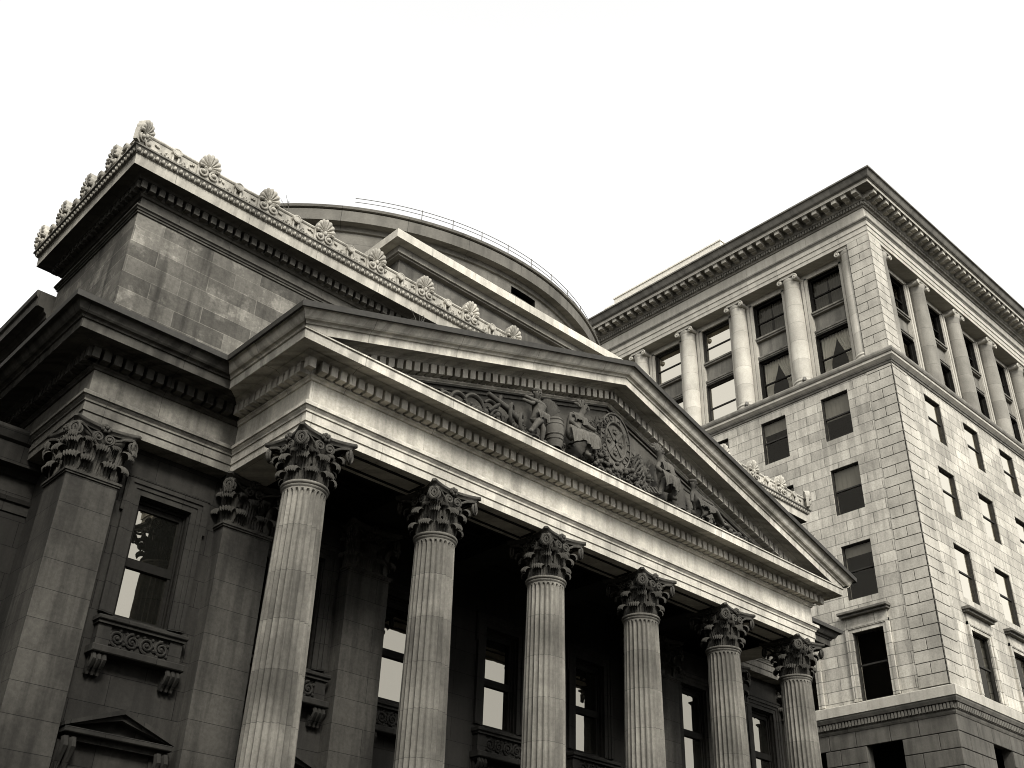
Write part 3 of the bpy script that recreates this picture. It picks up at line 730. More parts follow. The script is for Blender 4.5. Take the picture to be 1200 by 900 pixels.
def person(hip, chest, neck, head, knees, feet, elbows, hands, s=1.0, headdress=0, y=16.12):
    s *= 1.14
    J = []; E = []
    def add(p, r_, par=None, dy=0):
        J.append((p[0], y+dy, p[1], r_*s)); i = len(J)-1
        if par is not None: E.append((par, i))
        return i
    h = add(hip,.17); c = add(((hip[0]+chest[0])/2,(hip[1]+chest[1])/2),.155,h,-.02); t_ = add(chest,.19,c,-.03)
    n = add(neck,.075,t_,-.04); hd = add((neck[0]*.3+head[0]*.7,neck[1]*.3+head[1]*.7-.03),.085,n,-.06); hd2 = add(head,.115,hd,-.07); add((head[0],head[1]+.09),.085,hd2,-.06)
    for q, (k, f) in enumerate(zip(knees, feet)):
        dy = -.12 if q else -.02
        hp = add((hip[0]+(.08 if q else -.08),hip[1]-.05),.13,h,dy*.5); kk = add(k,.095,hp,dy-.10); ff = add(f,.06,kk,dy); add((f[0]+.10*(1 if k[0]>=hip[0] else -1),f[1]-.03),.05,ff,dy-.08)
    for q, (e, hh) in enumerate(zip(elbows, hands)):
        sx = .16 if q else -.16
        sh = add((chest[0]+sx,chest[1]+.08),.085,t_,-.04); ee = add(e,.06,sh,-.14); add(hh,.045,ee,-.2)
    def ex(mb):
        hx, hz = head
        mb.ball((hx,y-.185,hz-.01),.022,.03,.035,6,4)                      # nose
        for q in (-1,1): mb.ball((hx+q*.045,y-.165,hz+.025),.016,n=6,m=4); mb.ball((hx+q*.115,y-.07,hz),.02,.03,.035,6,4)
        mb.tube([(hx-.035,y-.17,hz-.06),(hx,y-.18,hz-.063),(hx+.035,y-.17,hz-.06)],.010,5)
        for k in range(headdress):
            a = rad(-70+140*k/max(1,headdress-1)); L_ = .22
            mb.tube([(hx+.09*sin(a),y+.0,hz+.08*cos(a)),(hx+(.09+L_*.6)*sin(a),y-.02,hz+(.1+L_*.6)*cos(a)),(hx+(.09+L_)*sin(a),y+.02,hz+(.08+L_)*cos(a))],[.03,.045,.012],5)
        if not headdress: mb.ball((hx,y-.05,hz+.09),.13,.13,.07,10,5)       # cap
    return J, E, ex
J,E,ex = person((16.62,12.85),(16.75,13.33),(16.92,13.52),(17.02,13.72),[(17.36,13.05),(17.22,12.95)],[(17.22,12.45),(17.02,12.42)],[(17.1,13.2),(16.45,13.1)],[(17.3,13.15),(16.75,12.95)],1.0,5)
skin_figure(J,E,0,'carved_figure',ex)
J,E,ex = person((15.45,12.80),(15.47,13.15),(15.42,13.28),(15.38,13.43),[(15.55,12.55),(15.3,12.6)],[(15.6,12.25),(15.15,12.3)],[(15.15,13.05),(15.1,13.15)],[(14.78,12.98),(14.85,13.1)],.82,0)
skin_figure(J,E,0,'carved_figure',ex)
J,E,ex = person((20.18,12.72),(20.05,13.2),(19.98,13.42),(19.92,13.62),[(20.1,13.02),(20.4,12.98)],[(19.9,12.4),(20.3,12.4)],[(19.7,13.05),(20.42,13.05)],[(19.85,12.95),(20.25,13.0)],1.0,7)
skin_figure(J,E,0,'carved_figure',ex)
J,E,ex = person((21.55,12.45),(21.38,12.82),(21.32,12.98),(21.28,13.15),[(22.0,12.72),(21.95,12.6)],[(22.35,12.35),(22.45,12.35)],[(21.1,12.7),(21.7,12.78)],[(21.0,12.5),(21.95,12.72)],.8,0)
skin_figure(J,E,0,'carved_figure',ex)
# the medallion: motto band, saltire and four charges
s = MB(); mc = Vector((18.36,16.28,13.38)); A_, B_ = .56, .80
def ov(k, a, y): return (mc.x+A_*k*sin(a), y, mc.z+B_*k*cos(a))
na = 64
for k0, k1, y0, y1 in ((1.02,1.02,16.5,16.22),(1.02,.97,16.22,16.20),(.97,.70,16.235,16.235),(.70,.65,16.20,16.20),(.65,.62,16.20,16.26),(.62,.0,16.26,16.25)):
    s.grid([[ov(k0,2*PI*i/na,y0) for i in range(na)],[ov(max(k1,.001),2*PI*i/na,y1) for i in range(na)]], True)
for k in (1.0,.68): s.tube([ov(k,2*PI*i/na,16.21) for i in range(na+1)], .022, 6)
for q in (-1,1):
    P = [Vector((mc.x-q*A_*.46,16.225,mc.z-B_*.44)), Vector((mc.x+q*A_*.46,16.225,mc.z+B_*.44))]
    d = (P[1]-P[0]).normalized(); nn = Vector((-d.z,0,d.x))*.045
    s.add([P[0]-nn,P[1]-nn,P[1]+nn,P[0]+nn]+[p+Vector((0,.05,0)) for p in (P[0]-nn,P[1]-nn,P[1]+nn,P[0]+nn)], [(0,1,2,3),(0,1,5,4),(1,2,6,5),(2,3,7,6),(3,0,4,7)])
for cx, cz in ((0,.30),(0,-.30),(-.22,0),(.22,0)):
    for k in range(5):
        a = k*2*PI/5; s.ball((mc.x+cx+.05*cos(a),16.235,mc.z+cz+.06*sin(a)),.042,n=6,m=4)
shield = build(s, 'medallion', M['shield'], tymp, smooth=40)
lt = MB(); motto = 'CONCORDIA SALUS'
for i, ch in enumerate(motto):
    if ch == ' ': continue
    cu = bpy.data.curves.new('t','FONT'); cu.body = ch; cu.size = .20; cu.extrude = .02; cu.align_x = 'CENTER'; cu.align_y = 'CENTER'; cu.resolution_u = 3
    o = bpy.data.objects.new('t', cu); COL.objects.link(o)
    dg = bpy.context.evaluated_depsgraph_get(); ev = o.evaluated_get(dg); m2 = ev.to_mesh()
    a = rad(-140+280*i/(len(motto)-1))
    c = Vector(ov(.835,a,16.225)); up = Vector((B_*sin(a),0,A_*cos(a))).normalized(); rt = Vector((up.z,0,-up.x))
    lt.add([c+rt*v.co.x+up*v.co.y+Vector((0,-v.co.z,0)) for v in m2.vertices], [tuple(p.vertices) for p in m2.polygons])
    ev.to_mesh_clear(); bpy.data.objects.remove(o); bpy.data.curves.remove(cu)
build(lt, 'motto', M['figure'], shield)
# foliage, ropes, barrel, wheel, guns and sheaves carved around the figures
s = MB()
for k in range(330):
    x = rnd.uniform(17.42,17.98); z = rnd.uniform(12.6,14.05)
    if z > 13.9-(17.98-x)*.35 : continue
    a = rnd.uniform(0,2*PI); y = 16.36-rnd.uniform(0,.2); L_ = rnd.uniform(.05,.09); w_ = L_*.45
    d = Vector((cos(a),rnd.uniform(-.5,.3),sin(a)))*L_; e = Vector((-sin(a),rnd.uniform(-.6,.6),cos(a)))*w_
    p = Vector((x,y,z)); s.add([p-d,p+e+Vector((0,-.03,0)),p+d,p-e+Vector((0,-.03,0))], [(0,1,2,3)])
for k in range(200):
    x = rnd.uniform(17.3,19.5); z = rnd.uniform(12.2,12.68); y = 16.3-rnd.uniform(0,.35)
    if abs(x-18.36) < .3 and z > 12.6: continue
    s.ball((x,y,z), rnd.uniform(.03,.075), n=6, m=4)
for k in range(150):
    x = rnd.uniform(18.95,19.7); z = rnd.uniform(12.5,13.5-(x-18.95)*.35); a = rnd.uniform(0,2*PI); y = 16.38-rnd.uniform(0,.2); L_ = rnd.uniform(.05,.12)
    d = Vector((cos(a),rnd.uniform(-.5,.3),sin(a)))*L_; e = Vector((-sin(a),rnd.uniform(-.6,.6),cos(a)))*L_*.4; p = Vector((x,y,z))
    s.add([p-d,p+e+Vector((0,-.03,0)),p+d,p-e+Vector((0,-.03,0))], [(0,1,2,3)])
build(s, 'carved_foliage', M['relief'], tymp, smooth=60)
s = MB()
for k in range(7):
    x = 18.95+.06*k; P = [(x+.10*sin(t*.9+k)+.03*t, 16.2-.05*cos(t+k), 12.35+.13*t) for t in range(7-k//2)]; s.tube(P, .032, 5)
for k in range(6): s.tube([(18.9+.13*k+.02*t,16.1-.03*t,12.2+.10*math.sin(t*.8)+.03*k) for t in range(7)], .03, 5)
s.box(19.25,19.62,16.25,16.5,12.5,13.35)
build(s, 'carved_rope', M['relief'], tymp, smooth=60)
s = MB()                                                # drapery over laps and shoulders
def folds(P, Q, n, drop, r_):
    """a hanging cloth with deep vertical folds and an uneven hem"""
    s = MB(); rows = []
    for i in range(9):
        t_ = i/8; row = []
        for k in range(n*6+1):
            f_ = k/(n*6); a = Vector(P).lerp(Vector(Q), f_); ph = f_*n*PI*.95
            dz = drop*t_*(.82+.18*sin(f_*9+1)); amp = r_*(.25+.9*t_)
            row.append(a+Vector((.05*t_*sin(ph*.5+t_*2), .02-.06*sin(min(1,t_*2.2)*PI/2)-amp*abs(sin(ph+.6*t_)), .04*(1-t_)*0-dz)))
        rows.append(row)
    s.grid(rows)
    build(s, 'carved_drapery', M['figure'], tymp, smooth=60)
folds((16.42,15.94,13.0),(17.28,15.84,13.0),13,.5,.045); folds((16.52,15.96,13.42),(16.95,15.94,13.4),8,.3,.035)
folds((19.78,15.86,13.0),(20.42,15.86,12.98),11,.5,.045); folds((19.84,15.94,13.34),(20.26,15.94,13.34),8,.42,.035)
folds((15.28,15.92,12.95),(15.66,15.92,12.95),7,.35,.04); folds((21.25,15.92,12.75),(21.9,15.92,12.7),8,.3,.04)
s = MB()
for k in range(420):                                    # low scatter of carved leaves along the foot and behind the figures
    x = rnd.uniform(12.4,24.2); lim = 12.1+min(.55,.30*(XC-PL-abs(x-XC))*.35)
    z = rnd.uniform(12.1,max(12.2,lim)); y = 16.42-rnd.uniform(0,.25); a = rnd.uniform(0,2*PI); L_ = rnd.uniform(.05,.13)
    d = Vector((cos(a),rnd.uniform(-.6,.2),sin(a)))*L_; e = Vector((-sin(a),rnd.uniform(-.5,.5),cos(a)))*L_*.4; p = Vector((x,y,z))
    s.add([p-d,p+e+Vector((0,-.04,0)),p+d,p-e+Vector((0,-.04,0))], [(0,1,2,3)])
build(s, 'carved_foliage', M['relief'], tymp)
s = MB(); s.lathe([(.16,12.3),(.21,12.45),(.23,12.7),(.225,12.85),(.19,13.08),(.17,13.1),(.02,13.1)], 20, (16.13,16.2))
for z, r_ in ((12.5,.222),(12.62,.232),(12.9,.222),(13.03,.205)): s.lathe([(r_,z-.02),(r_+.012,z),(r_,z+.02)], 20, (16.13,16.2))
build(s, 'carved_barrel', M['tymp'], tymp, smooth=40)
s = MB()
for k in range(16):
    a = rad(-50+100*k/15); s.tube([(16.02,16.3,13.1),(16.02+.22*sin(a),16.22,13.32),(16.02+.42*sin(a),16.25,13.1+.52*cos(a))], [.015,.022,.03], 5)
build(s, 'carved_sheaf', M['relief'], tymp, smooth=60)
s = MB()
for (cx, cz, r_) in ((14.72,12.62,.30),(15.02,12.52,.26)):
    s.tube([(cx+r_*.55*cos(t*PI/12),16.2+.12*cos(t*PI/12),cz+r_*sin(t*PI/12)) for t in range(25)], .045, 6)
    for k in range(4): s.tube([(cx+r_*.5*cos(k*PI/4),16.2,cz+r_*sin(k*PI/4)),(cx-r_*.5*cos(k*PI/4),16.2,cz-r_*sin(k*PI/4))], .02, 5)
s.tube([(13.9,16.15,12.85),(14.5,16.15,12.72),(15.0,16.2,12.55)], [.06,.075,.09], 8)
s.tube([(14.0,16.2,12.45),(14.25,16.15,12.7),(14.3,16.15,12.95)], .05, 6)
for (cx, cz, r_, a0_, a1_) in ((13.55,12.35,.30,20,170),(13.1,12.28,.24,20,180),(14.05,12.5,.22,-20,150),(14.25,12.35,.18,0,180),(12.7,12.2,.16,0,180)):
    s.tube([(cx+r_*cos(rad(a0_+(a1_-a0_)*t/10)),16.2,cz+r_*sin(rad(a0_+(a1_-a0_)*t/10))) for t in range(11)], [.03+.03*sin(PI*t/10) for t in range(11)], 6)
for k in range(60): s.ball((rnd.uniform(12.6,15.2),16.35-rnd.uniform(0,.15),rnd.uniform(12.15,12.45)), rnd.uniform(.04,.1), n=6, m=4)
build(s, 'carved_trophy', M['relief'], tymp, smooth=60)
s = MB()
s.tube([(21.05,16.2,13.0),(21.75,16.1,12.8),(22.1,16.15,12.68)], [.03,.05,.03], 6)
for (cx, cz, r_) in ((22.5,12.42,.2),(22.85,12.3,.22),(23.25,12.22,.18),(20.75,12.5,.25)):
    s.tube([(cx+r_*cos(rad(180*t/10)),16.2,cz+r_*.9*sin(rad(180*t/10))) for t in range(11)], [.03+.035*sin(PI*t/10) for t in range(11)], 6)
for k in range(90): s.ball((rnd.uniform(20.5,24.0),16.35-rnd.uniform(0,.2),rnd.uniform(12.1,12.42)), rnd.uniform(.04,.1), n=6, m=4)
s.lathe([(.02,12.95),(.2,12.9),(.23,12.7),(.22,12.3)], 14, (20.85,16.3))
build(s, 'carved_trophy', M['relief'], tymp, smooth=60)

# ------------------------------------------------------------------ office building
X2, Y2 = 41.31, 19.33
YE, XE = 44.0, 80.0
office = empty('office_building', (X2, Y2, 0)); tag(office, 'pale stone office block with upper colonnade and heavy bracketed cornice at right', 'office block')
LC = [22.47+3.5*k for k in range(6)]; RC = [44.9+3.82*k for k in range(8)]
ROWS = [(25.06,27.40),(21.22,23.53),(17.17,19.70),(12.80,15.70)]
BASEROW = (8.6,11.15)
wl = .735; wr = .78
FL, FR = FX(X2), FY(Y2)
s = MB()
s.wall(FL, Y2, YE, 11.6, 27.9, [(c-wl,c+wl,a,b_) for c in LC for a,b_ in ROWS], .38)
s.wall(FR, X2, XE, 11.6, 27.9, [(c-wr,c+wr,a,b_) for c in RC for a,b_ in ROWS], .38)
build(s, 'wall', M['office'], office)
s = MB(); s.box(X2+1.6,XE,Y2+1.6,YE,-1.6,38); build(s, 'dark_interior', M['void'], office)
# quoins: courses of one long block, then two short ones, alternating
q = MB()
ch = .495; z = 12.82; k = 0
while z < 27.7:
    z1 = min(z+ch, 27.84); gp = .017
    for F, o, ext in ((FL, Y2, 1.30), (FR, X2, 1.36)):
        e0 = o-.028
        parts = [(e0,o+ext)] if (k % 2 == 0) else [(e0,o+ext*.50),(o+ext*.50,o+ext*.98)]
        for a, b_ in parts: q.fbox(F, a+(gp if a > o else 0), b_-gp, z+gp, z1-gp, -.02, .028, .006)
    z += ch; k += 1
build(q, 'quoins', M['quoin'], office)
j = MB(); j.fbox(FL,Y2-.006,Y2+1.24,12.8,27.84,-.02,.006); j.fbox(FR,X2-.006,X2+1.30,12.8,27.84,-.02,.006); build(j, 'quoin_joints', M['joint'], office)
# rusticated base
q = MB(); j = MB(); z = 11.64; k = 0; ch = .64
def blocked(u0, u1, cs, hw): return [(u0,u1)] if not cs else None
while z > -1.6:
    z0_ = z-ch
    for F, o, end, cs, hw in ((FL,Y2,YE,LC,wl+.05),(FR,X2,XE,RC,wr+.05)):
        u = o-.05; ln = 1.62 if k % 2 == 0 else .85
        while u < end:
            u1 = min(u+ln, end); ln = 1.55 if ln < 1.4 else 1.25
            segs = [(u,u1)]
            if BASEROW[0] < z-.02 and z0_ < BASEROW[1]-.3:
                for c in cs:
                    ns = []
                    for a, b_ in segs:
                        if b_ <= c-hw or a >= c+hw: ns.append((a,b_)); continue
                        if a < c-hw: ns.append((a,c-hw))
                        if b_ > c+hw: ns.append((c+hw,b_))
                    segs = ns
            for a, b_ in segs:
                if b_-a > .1: q.fbox(F,a+.014,b_-.014,z0_+.014,z-.014,-.02,.05,.014)
            u = u1
    z -= ch; k += 1
    if z < 4: break
build(q, 'rusticated_base', M['basest'], office)
j.wall(FL,Y2,YE,-1.7,11.64,[(c-wl-.05,c+wl+.05,8.6,11.12) for c in LC],.4); j.wall(FR,X2,XE,-1.7,11.64,[(c-wr-.05,c+wr+.05,8.6,11.12) for c in RC],.4)
build(j, 'base_wall', M['joint'], office)
PATH = [(X2,YE),(X2,Y2),(XE,Y2)]
# band over the base
s = MB(); s.sweep(PATH, [(0,11.62),(.06,11.64),(.10,11.72),(.10,11.80),(.13,11.81),(.13,12.06),(.24,12.08),(.30,12.2),(.31,12.27)], False)
dent(s, FL, Y2-.1, YE, 11.83, 12.05, .12, .21, .15, .6); dent(s, FR, X2-.1, XE, 11.83, 12.05, .12, .21, .15, .6)
build(s, 'dentil_band', M['offcor'], office)
s = MB(); s.sweep(PATH, [(.31,12.27),(.345,12.28),(.35,12.66),(.33,12.69),(-.05,12.80)], False); build(s, 'band_course', M['offent'], office)
# ledge under the colonnade
s = MB(); s.sweep(PATH, [(0,27.84),(.05,27.86),(.06,27.95),(.10,27.98),(.11,28.06)], False); build(s, 'ledge_moulding', M['offcor'], office)
s = MB(); s.sweep(PATH, [(.11,28.06),(.22,28.16),(.235,28.17),(.235,28.30)], False); build(s, 'ledge_fascia', M['offent'], office)
s = MB(); s.sweep(PATH, [(.235,28.30),(.28,28.32),(.32,28.40),(.325,28.50),(.28,28.58),(.20,28.63),(-1.2,28.68)], False); build(s, 'ledge', M['offdark'], office)
# colonnade storey
REC = 1.0
LCOL = [20.72+3.5*k for k in range(7)]; RCOL = [42.99+3.82*k for k in range(9)]
s = MB()
bl = .95; br = 1.05
s.wall(Frame((X2+.72,0,0),(0,1,0),(-1,0,0)), Y2+.7, YE, 28.6, 35.6, [(c-bl,c+bl,28.9,35.2) for c in LC], .3)
s.wall(Frame((0,Y2+.72,0),(1,0,0),(0,-1,0)), X2+.7, XE, 28.6, 35.6, [(c-br,c+br,28.9,35.2) for c in RC], .3)
for F, cs, hb in ((Frame((X2+.72,0,0),(0,1,0),(-1,0,0)),LC,bl),(Frame((0,Y2+.72,0),(1,0,0),(0,-1,0)),RC,br)):
    for c in cs:
        for sg in (-1,1):
            for a, b_, o in ((.02,.16,.05),(.20,.34,.09)): s.fbox(F,*sorted((c+sg*(hb+a),c+sg*(hb+b_))),28.68,35.3,-.02,o)
        s.fbox(F,c-hb-.16,c+hb+.16,35.2,35.36,-.02,.05)
build(s, 'colonnade_wall', M['offent'], office)
s = MB(); s.box(X2+.0,X2+1.20,Y2+.0,Y2+1.22,28.6,35.56); pier = build(s, 'corner_pier', M['joint'], office)
q = MB(); z = 28.70; k = 0
while z < 35.5:
    z1 = min(z+.495,35.555)
    for F, o, ext in ((FL,Y2,1.20),(FR,X2,1.20)):
        e0 = o-.022
        for a, b_ in ([(e0,o+ext)] if k % 2 == 0 else [(e0,o+ext*.52),(o+ext*.52,o+ext)]): q.fbox(F,a+(.016 if a > o else 0),b_-.016,z+.016,z1-.016,-.02,.022,.006)
    z += .495; k += 1
build(q, 'pier_blocks', M['quoin'], pier)
def ionic(face):
    """plain drum shaft with a pair of scrolls on the side that faces out"""
    sh = MB(); sh.lathe([(.52,28.68),(.52,28.80),(.50,28.86),(.54,28.92),(.52,29.0),(.47,29.04),(.465,29.1),(.46,31),(.445,33),(.40,35.05),(.42,35.08),(.42,35.14),(.40,35.16)], 28)
    cp_ = MB()
    cp_.box(-.44,.44,-.44,.44,35.40,35.55)
    cp_.lathe([(.40,35.12),(.46,35.22),(.48,35.32),(.40,35.4)], 20)
    for s_ in (-1,1):
        for q_ in (-1,1):
            y = q_*.44
            cp_.tube(spiral((s_*.46,y,35.27),(s_,0,0),(0,0,1),.15,.02,1.8,PI*.5,20,-1),[.045-.02*i/20 for i in range(21)],6)
            cp_.ball((s_*.46,y+q_*.02,35.27),.06,n=6,m=4)
        cp_.tube([(s_*.46,-.42,35.27),(s_*.44,0,35.27),(s_*.46,.42,35.27)],[.14,.10,.14],10)
    for q_ in (-1,1): cp_.tube([(-.46,q_*.44,35.42),(0,q_*.45,35.36),(.46,q_*.44,35.42)],.04,6)
    if face == 'x':
        R_ = Matrix.Rotation(PI/2,4,'Z'); c2 = MB(); c2.merge(cp_,R_); cp_ = c2
    return sh, cp_
ax = .50
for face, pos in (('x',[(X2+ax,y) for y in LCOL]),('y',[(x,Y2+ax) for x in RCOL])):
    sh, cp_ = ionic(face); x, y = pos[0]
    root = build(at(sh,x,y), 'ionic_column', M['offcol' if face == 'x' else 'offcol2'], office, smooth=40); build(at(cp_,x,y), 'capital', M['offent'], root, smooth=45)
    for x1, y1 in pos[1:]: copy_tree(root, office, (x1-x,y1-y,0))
# windows
def sash(F, c, hw, z0, z1, mid, name, glassm, frame_m='frame2', t=.055, parent=None, blind=None, dep=.17):
    f = MB(); i0, i1 = -(dep+.05), -(dep-.06)
    f.fbox(F,c-hw,c-hw+t,z0,z1,i0,i1); f.fbox(F,c+hw-t,c+hw,z0,z1,i0,i1); f.fbox(F,c-hw+t,c+hw-t,z1-t,z1,i0,i1); f.fbox(F,c-hw+t,c+hw-t,z0,z0+t,i0,i1)
    for a_, b__, cc_, dd_ in ((c-hw,c-hw+.03,z0,z1),(c+hw-.03,c+hw,z0,z1),(c-hw+.03,c+hw-.03,z1-.03,z1)): f.fbox(F,a_,b__,cc_,dd_,i1,-.045)
    f.fbox(F,c-hw+t,c+hw-t,mid-.035,mid+.035,-dep-.04,i1-.012)
    root = build(f, name, M[frame_m], parent or office)
    n_ = F(0,0,1)-F(0,0,0); flip = (F(1,0)-F(0,0)).cross(Vector((0,0,1))).dot(n_) < 0
    p = MB()
    for za, zb, o in ((z0+t,mid,-dep),(mid,z1-t,-dep+.015)):
        q_ = [F(u,z,o) for u,z in ((c-hw+t,za),(c+hw-t,za),(c+hw-t,zb),(c-hw+t,zb))]
        p.quad(*(q_[::-1] if flip else q_))
    build(p, 'pane', M[glassm], root)
    if blind:
        b_ = MB(); n = 18; lo, hi = blind
        b_.grid([[F(c-hw+.03+(2*hw-.06)*i/n, zz, -dep-.10+.006*sin(i*2.1)) for i in range(n+1)] for zz in (lo,hi)]); build(b_, 'blind', M['blind'], root)
    return root
for i, c in enumerate(LC[:4]):
    for k, (a, b_) in enumerate(ROWS):
        mid = (a+b_)/2+.05
        bl_ = {(0,0):(26.2,27.4),(0,1):(22.45,23.5),(1,0):(26.75,27.4),(1,1):(23.1,23.5),(2,0):(26.6,27.4),(0,2):(19.2,19.7)}.get((i,k))
        root = sash(FL, c, wl, a, b_, mid, 'window', 'clear', blind=bl_)
        if k == 3:
            s = MB()
            for e, o in ((.16,.06),(.30,.10)):
                for sg in (-1,1): s.fbox(FL,*sorted((c+sg*(wl+(0 if e<.2 else .16)),c+sg*(wl+e))),a,b_+e,-.02,o)
                s.fbox(FL,c-wl-e,c+wl+e,b_+(0 if e<.2 else .16),b_+e,-.02,o+.002)
            s.fbox(FL,c-wl-.26,c+wl+.26,b_+.30,b_+.68,-.02,.06); build(s, 'surround', M['office'], root)
            s = MB(); s.fbox(FL,c-wl-.40,c+wl+.40,b_+.68,b_+.78,-.02,.26); s.fbox(FL,c-wl-.46,c+wl+.46,b_+.78,b_+.90,-.02,.38,.02); build(s, 'hood', M['offcor'], root)
for i, c in enumerate(RC[:5]):
    for k, (a, b_) in enumerate(ROWS):
        mid = (a+b_)/2+.05
        root = sash(FR, c, wr, a, b_, mid, 'window', 'silver' if k < 3 else 'clear')
        if k == 3:
            s = MB()
            for e, o in ((.16,.06),(.30,.10)):
                for sg in (-1,1): s.fbox(FR,*sorted((c+sg*(wr+(0 if e<.2 else .16)),c+sg*(wr+e))),a,b_+e,-.02,o)
                s.fbox(FR,c-wr-e,c+wr+e,b_+(0 if e<.2 else .16),b_+e,-.02,o+.002)
            s.fbox(FR,c-wr-.26,c+wr+.26,b_+.30,b_+.68,-.02,.06); build(s, 'surround', M['office'], root)
            s = MB(); s.fbox(FR,c-wr-.40,c+wr+.40,b_+.68,b_+.78,-.02,.26); s.fbox(FR,c-wr-.46,c+wr+.46,b_+.78,b_+.90,-.02,.38,.02); build(s, 'hood', M['offcor'], root)
# two-storey windows of the colonnade with bronze spandrels
curtains = []
for F, cs, hb, side in ((Frame((X2+.72,0,0),(0,1,0),(-1,0,0)),LC,bl,'l'),(Frame((0,Y2+.72,0),(1,0,0),(0,-1,0)),RC[:6],br,'r')):
    for i, c in enumerate(cs):
        bright = side == 'l' and i >= 2
        gm = 'silver' if bright else 'clear'
        up = sash(F, c, hb, 33.05, 35.2, 34.05, 'upper_window', gm, 'wood' if not bright else 'frame2', .09, dep=.26)
        lo = sash(F, c, hb, 28.9, 31.6, 30.15, 'lower_window', gm, 'wood' if not bright else 'frame2', .09, dep=.26)
        s = MB(); s.fbox(F,c-hb,c+hb,31.9,32.85,-.33,-.20); s.fbox(F,c-hb+.15,c+hb-.15,32.02,32.72,-.21,-.18)
        for zz, o in ((32.85,-.02),(32.95,.04)): s.fbox(F,c-hb,c+hb,zz,zz+.10,-.3,o)
        for zz, o in ((31.6,-.12),(31.7,-.06),(31.8,-.02)): s.fbox(F,c-hb,c+hb,zz,zz+.10,-.3,o)
        build(s, 'spandrel', M['spand'], office)
        if side == 'l' and not bright:
            for (z0_, z1_, lab) in ((33.1,35.15,'u'),(28.95,31.55,'l')):
                def drape(u0, u1, tie, mat_):
                    m = MB(); rows = []
                    for r_ in range(15):
                        t_ = r_/14; z_ = z1_+(z0_-z1_)*t_
                        pin = 1-tie*(sin(min(1,t_/.72)*PI/2)**2)
                        row = []
                        for q_ in range(41):
                            f_ = q_/40; uu = u0+(u1-u0)*f_*pin
                            row.append(F(uu, z_, -.46+.035*sin(f_*34+.5*sin(t_*5))*(1.2-.5*t_)))
                        rows.append(row)
                    m.grid(rows); return m
                if lab == 'l':
                    m = drape(c-hb+.08, c+.02, .55, None); m.merge(drape(c+hb-.08, c-.02, .55, None)); curtains.append((i, lab, m, 'curtain'))
                else:
                    m = drape(c-hb+.08, c+.0, .08, None); m.merge(drape(c+hb-.08, c+.06, .08, None)); curtains.append((i, lab, m, 'blind'))
names = {(0,'u'):'dark full-length curtains hanging in the uppermost office window beside the corner pier',
         (0,'l'):'pale tied-back curtains in the lower colonnade window beside the corner pier',
         (1,'u'):'dark curtains in the uppermost office window, second bay left of the corner pier',
         (1,'l'):'pale tied-back curtains in the lower colonnade window of the second bay from the corner'}
for i, lab, m, mt in curtains:
    tag(build(m, 'curtain', M['drape' if lab == 'u' else 'curtain'], smooth=60), names[(i,lab)], 'curtain', 'curtains in the colonnade windows')
# entablature and cornice of the office block
s = MB(); s.sweep(PATH, [(-1.1,35.55),(.02,35.55),(.02,35.78),(.05,35.785),(.05,36.08),(.09,36.09),(.09,36.36),(.12,36.37)], False); build(s, 'architrave', M['offent'], office)
s = MB(); s.sweep(PATH, [(.12,36.37),(.14,36.42),(.19,36.46),(.20,36.53),(0,36.55)], False); build(s, 'taenia', M['offdark'], office)
s = MB(); s.sweep(PATH, [(0,36.55),(0,37.28)], False); build(s, 'frieze', M['offent'], office)
s = MB(); s.sweep(PATH, [(0,37.28),(.06,37.29),(.10,37.37),(.12,37.375),(.12,37.56),(.22,37.57),(.26,37.62),(.26,37.97),(.86,37.98),(.86,37.95),(.90,37.95)], False)
dent(s, FL, Y2-.15, YE, 37.385, 37.55, .11, .21, .165, .6); dent(s, FR, X2-.15, XE, 37.385, 37.55, .11, .21, .165, .6)
build(s, 'bed_moulding', M['offdark'], office)
s = MB()
for F, o, end in ((FL,Y2,YE),(FR,X2,XE)):
    u = o-.04
    while u < end:
        s.fbox(F,u-.135,u+.135,37.72,37.97,.25,.82); s.fbox(F,u-.15,u+.15,37.91,37.972,.25,.86)
        s.fbox(F,u-.13,u+.13,37.66,37.75,.25,.50)
        u += .585
build(s, 'modillions', M['offmod'], office)
s = MB(); s.sweep(PATH, [(.90,37.94),(.92,38.13),(.96,38.14)], False); build(s, 'corona', M['offent'], office)
s = MB(); s.sweep(PATH, [(.96,38.11),(.99,38.15)]+scurve(.99,38.15,1.20,38.50)+[(1.23,38.51),(1.23,38.60),(1.0,38.64),(-.2,38.75)], False); build(s, 'cornice', M['offcor'], office)
s = MB(); s.box(X2+.02,XE,Y2+.02,YE,37.98,38.62); build(s, 'roof', M['roof'], office)
s = MB(); s.box(X2+2.0,X2+9,29.5,38.1,38.6,42.1); s.box(X2+1.95,X2+9.05,29.45,38.15,42.1,42.2); s.box(X2+1.9,X2+2.2,38.1,38.9,38.6,41.7); build(s, 'penthouse', M['pent'], office)
# uplighters that sit on the ledge beside the column feet
first = None
def lamp(x, y):
    m = MB(); m.tube([(x,y,28.66),(x,y,28.80)], .03, 6); m.tube([(x-.02,y,28.80),(x+.02,y,28.88),(x+.07,y,28.98)], [.08,.095,.095], 12)
    return m
for y in LCOL[1:4]:
    x = X2-.02
    if not first: first = build(lamp(x,y-.30), 'uplighter', M['iron'], office, smooth=50); y0 = y
    else: copy_tree(first, office, (0,y-y0,0))
# ------------------------------------------------------------------ ground
s = MB(); s.quad((-400,-400,-1.7),(500,-400,-1.7),(500,500,-1.7),(-400,500,-1.7)); build(s, 'ground', M['asphalt'], kind='structure')
s = MB(); s.box(-60,110,6.5,19,-1.72,-1.57); build(s, 'pavement', M['pave'], kind='structure')
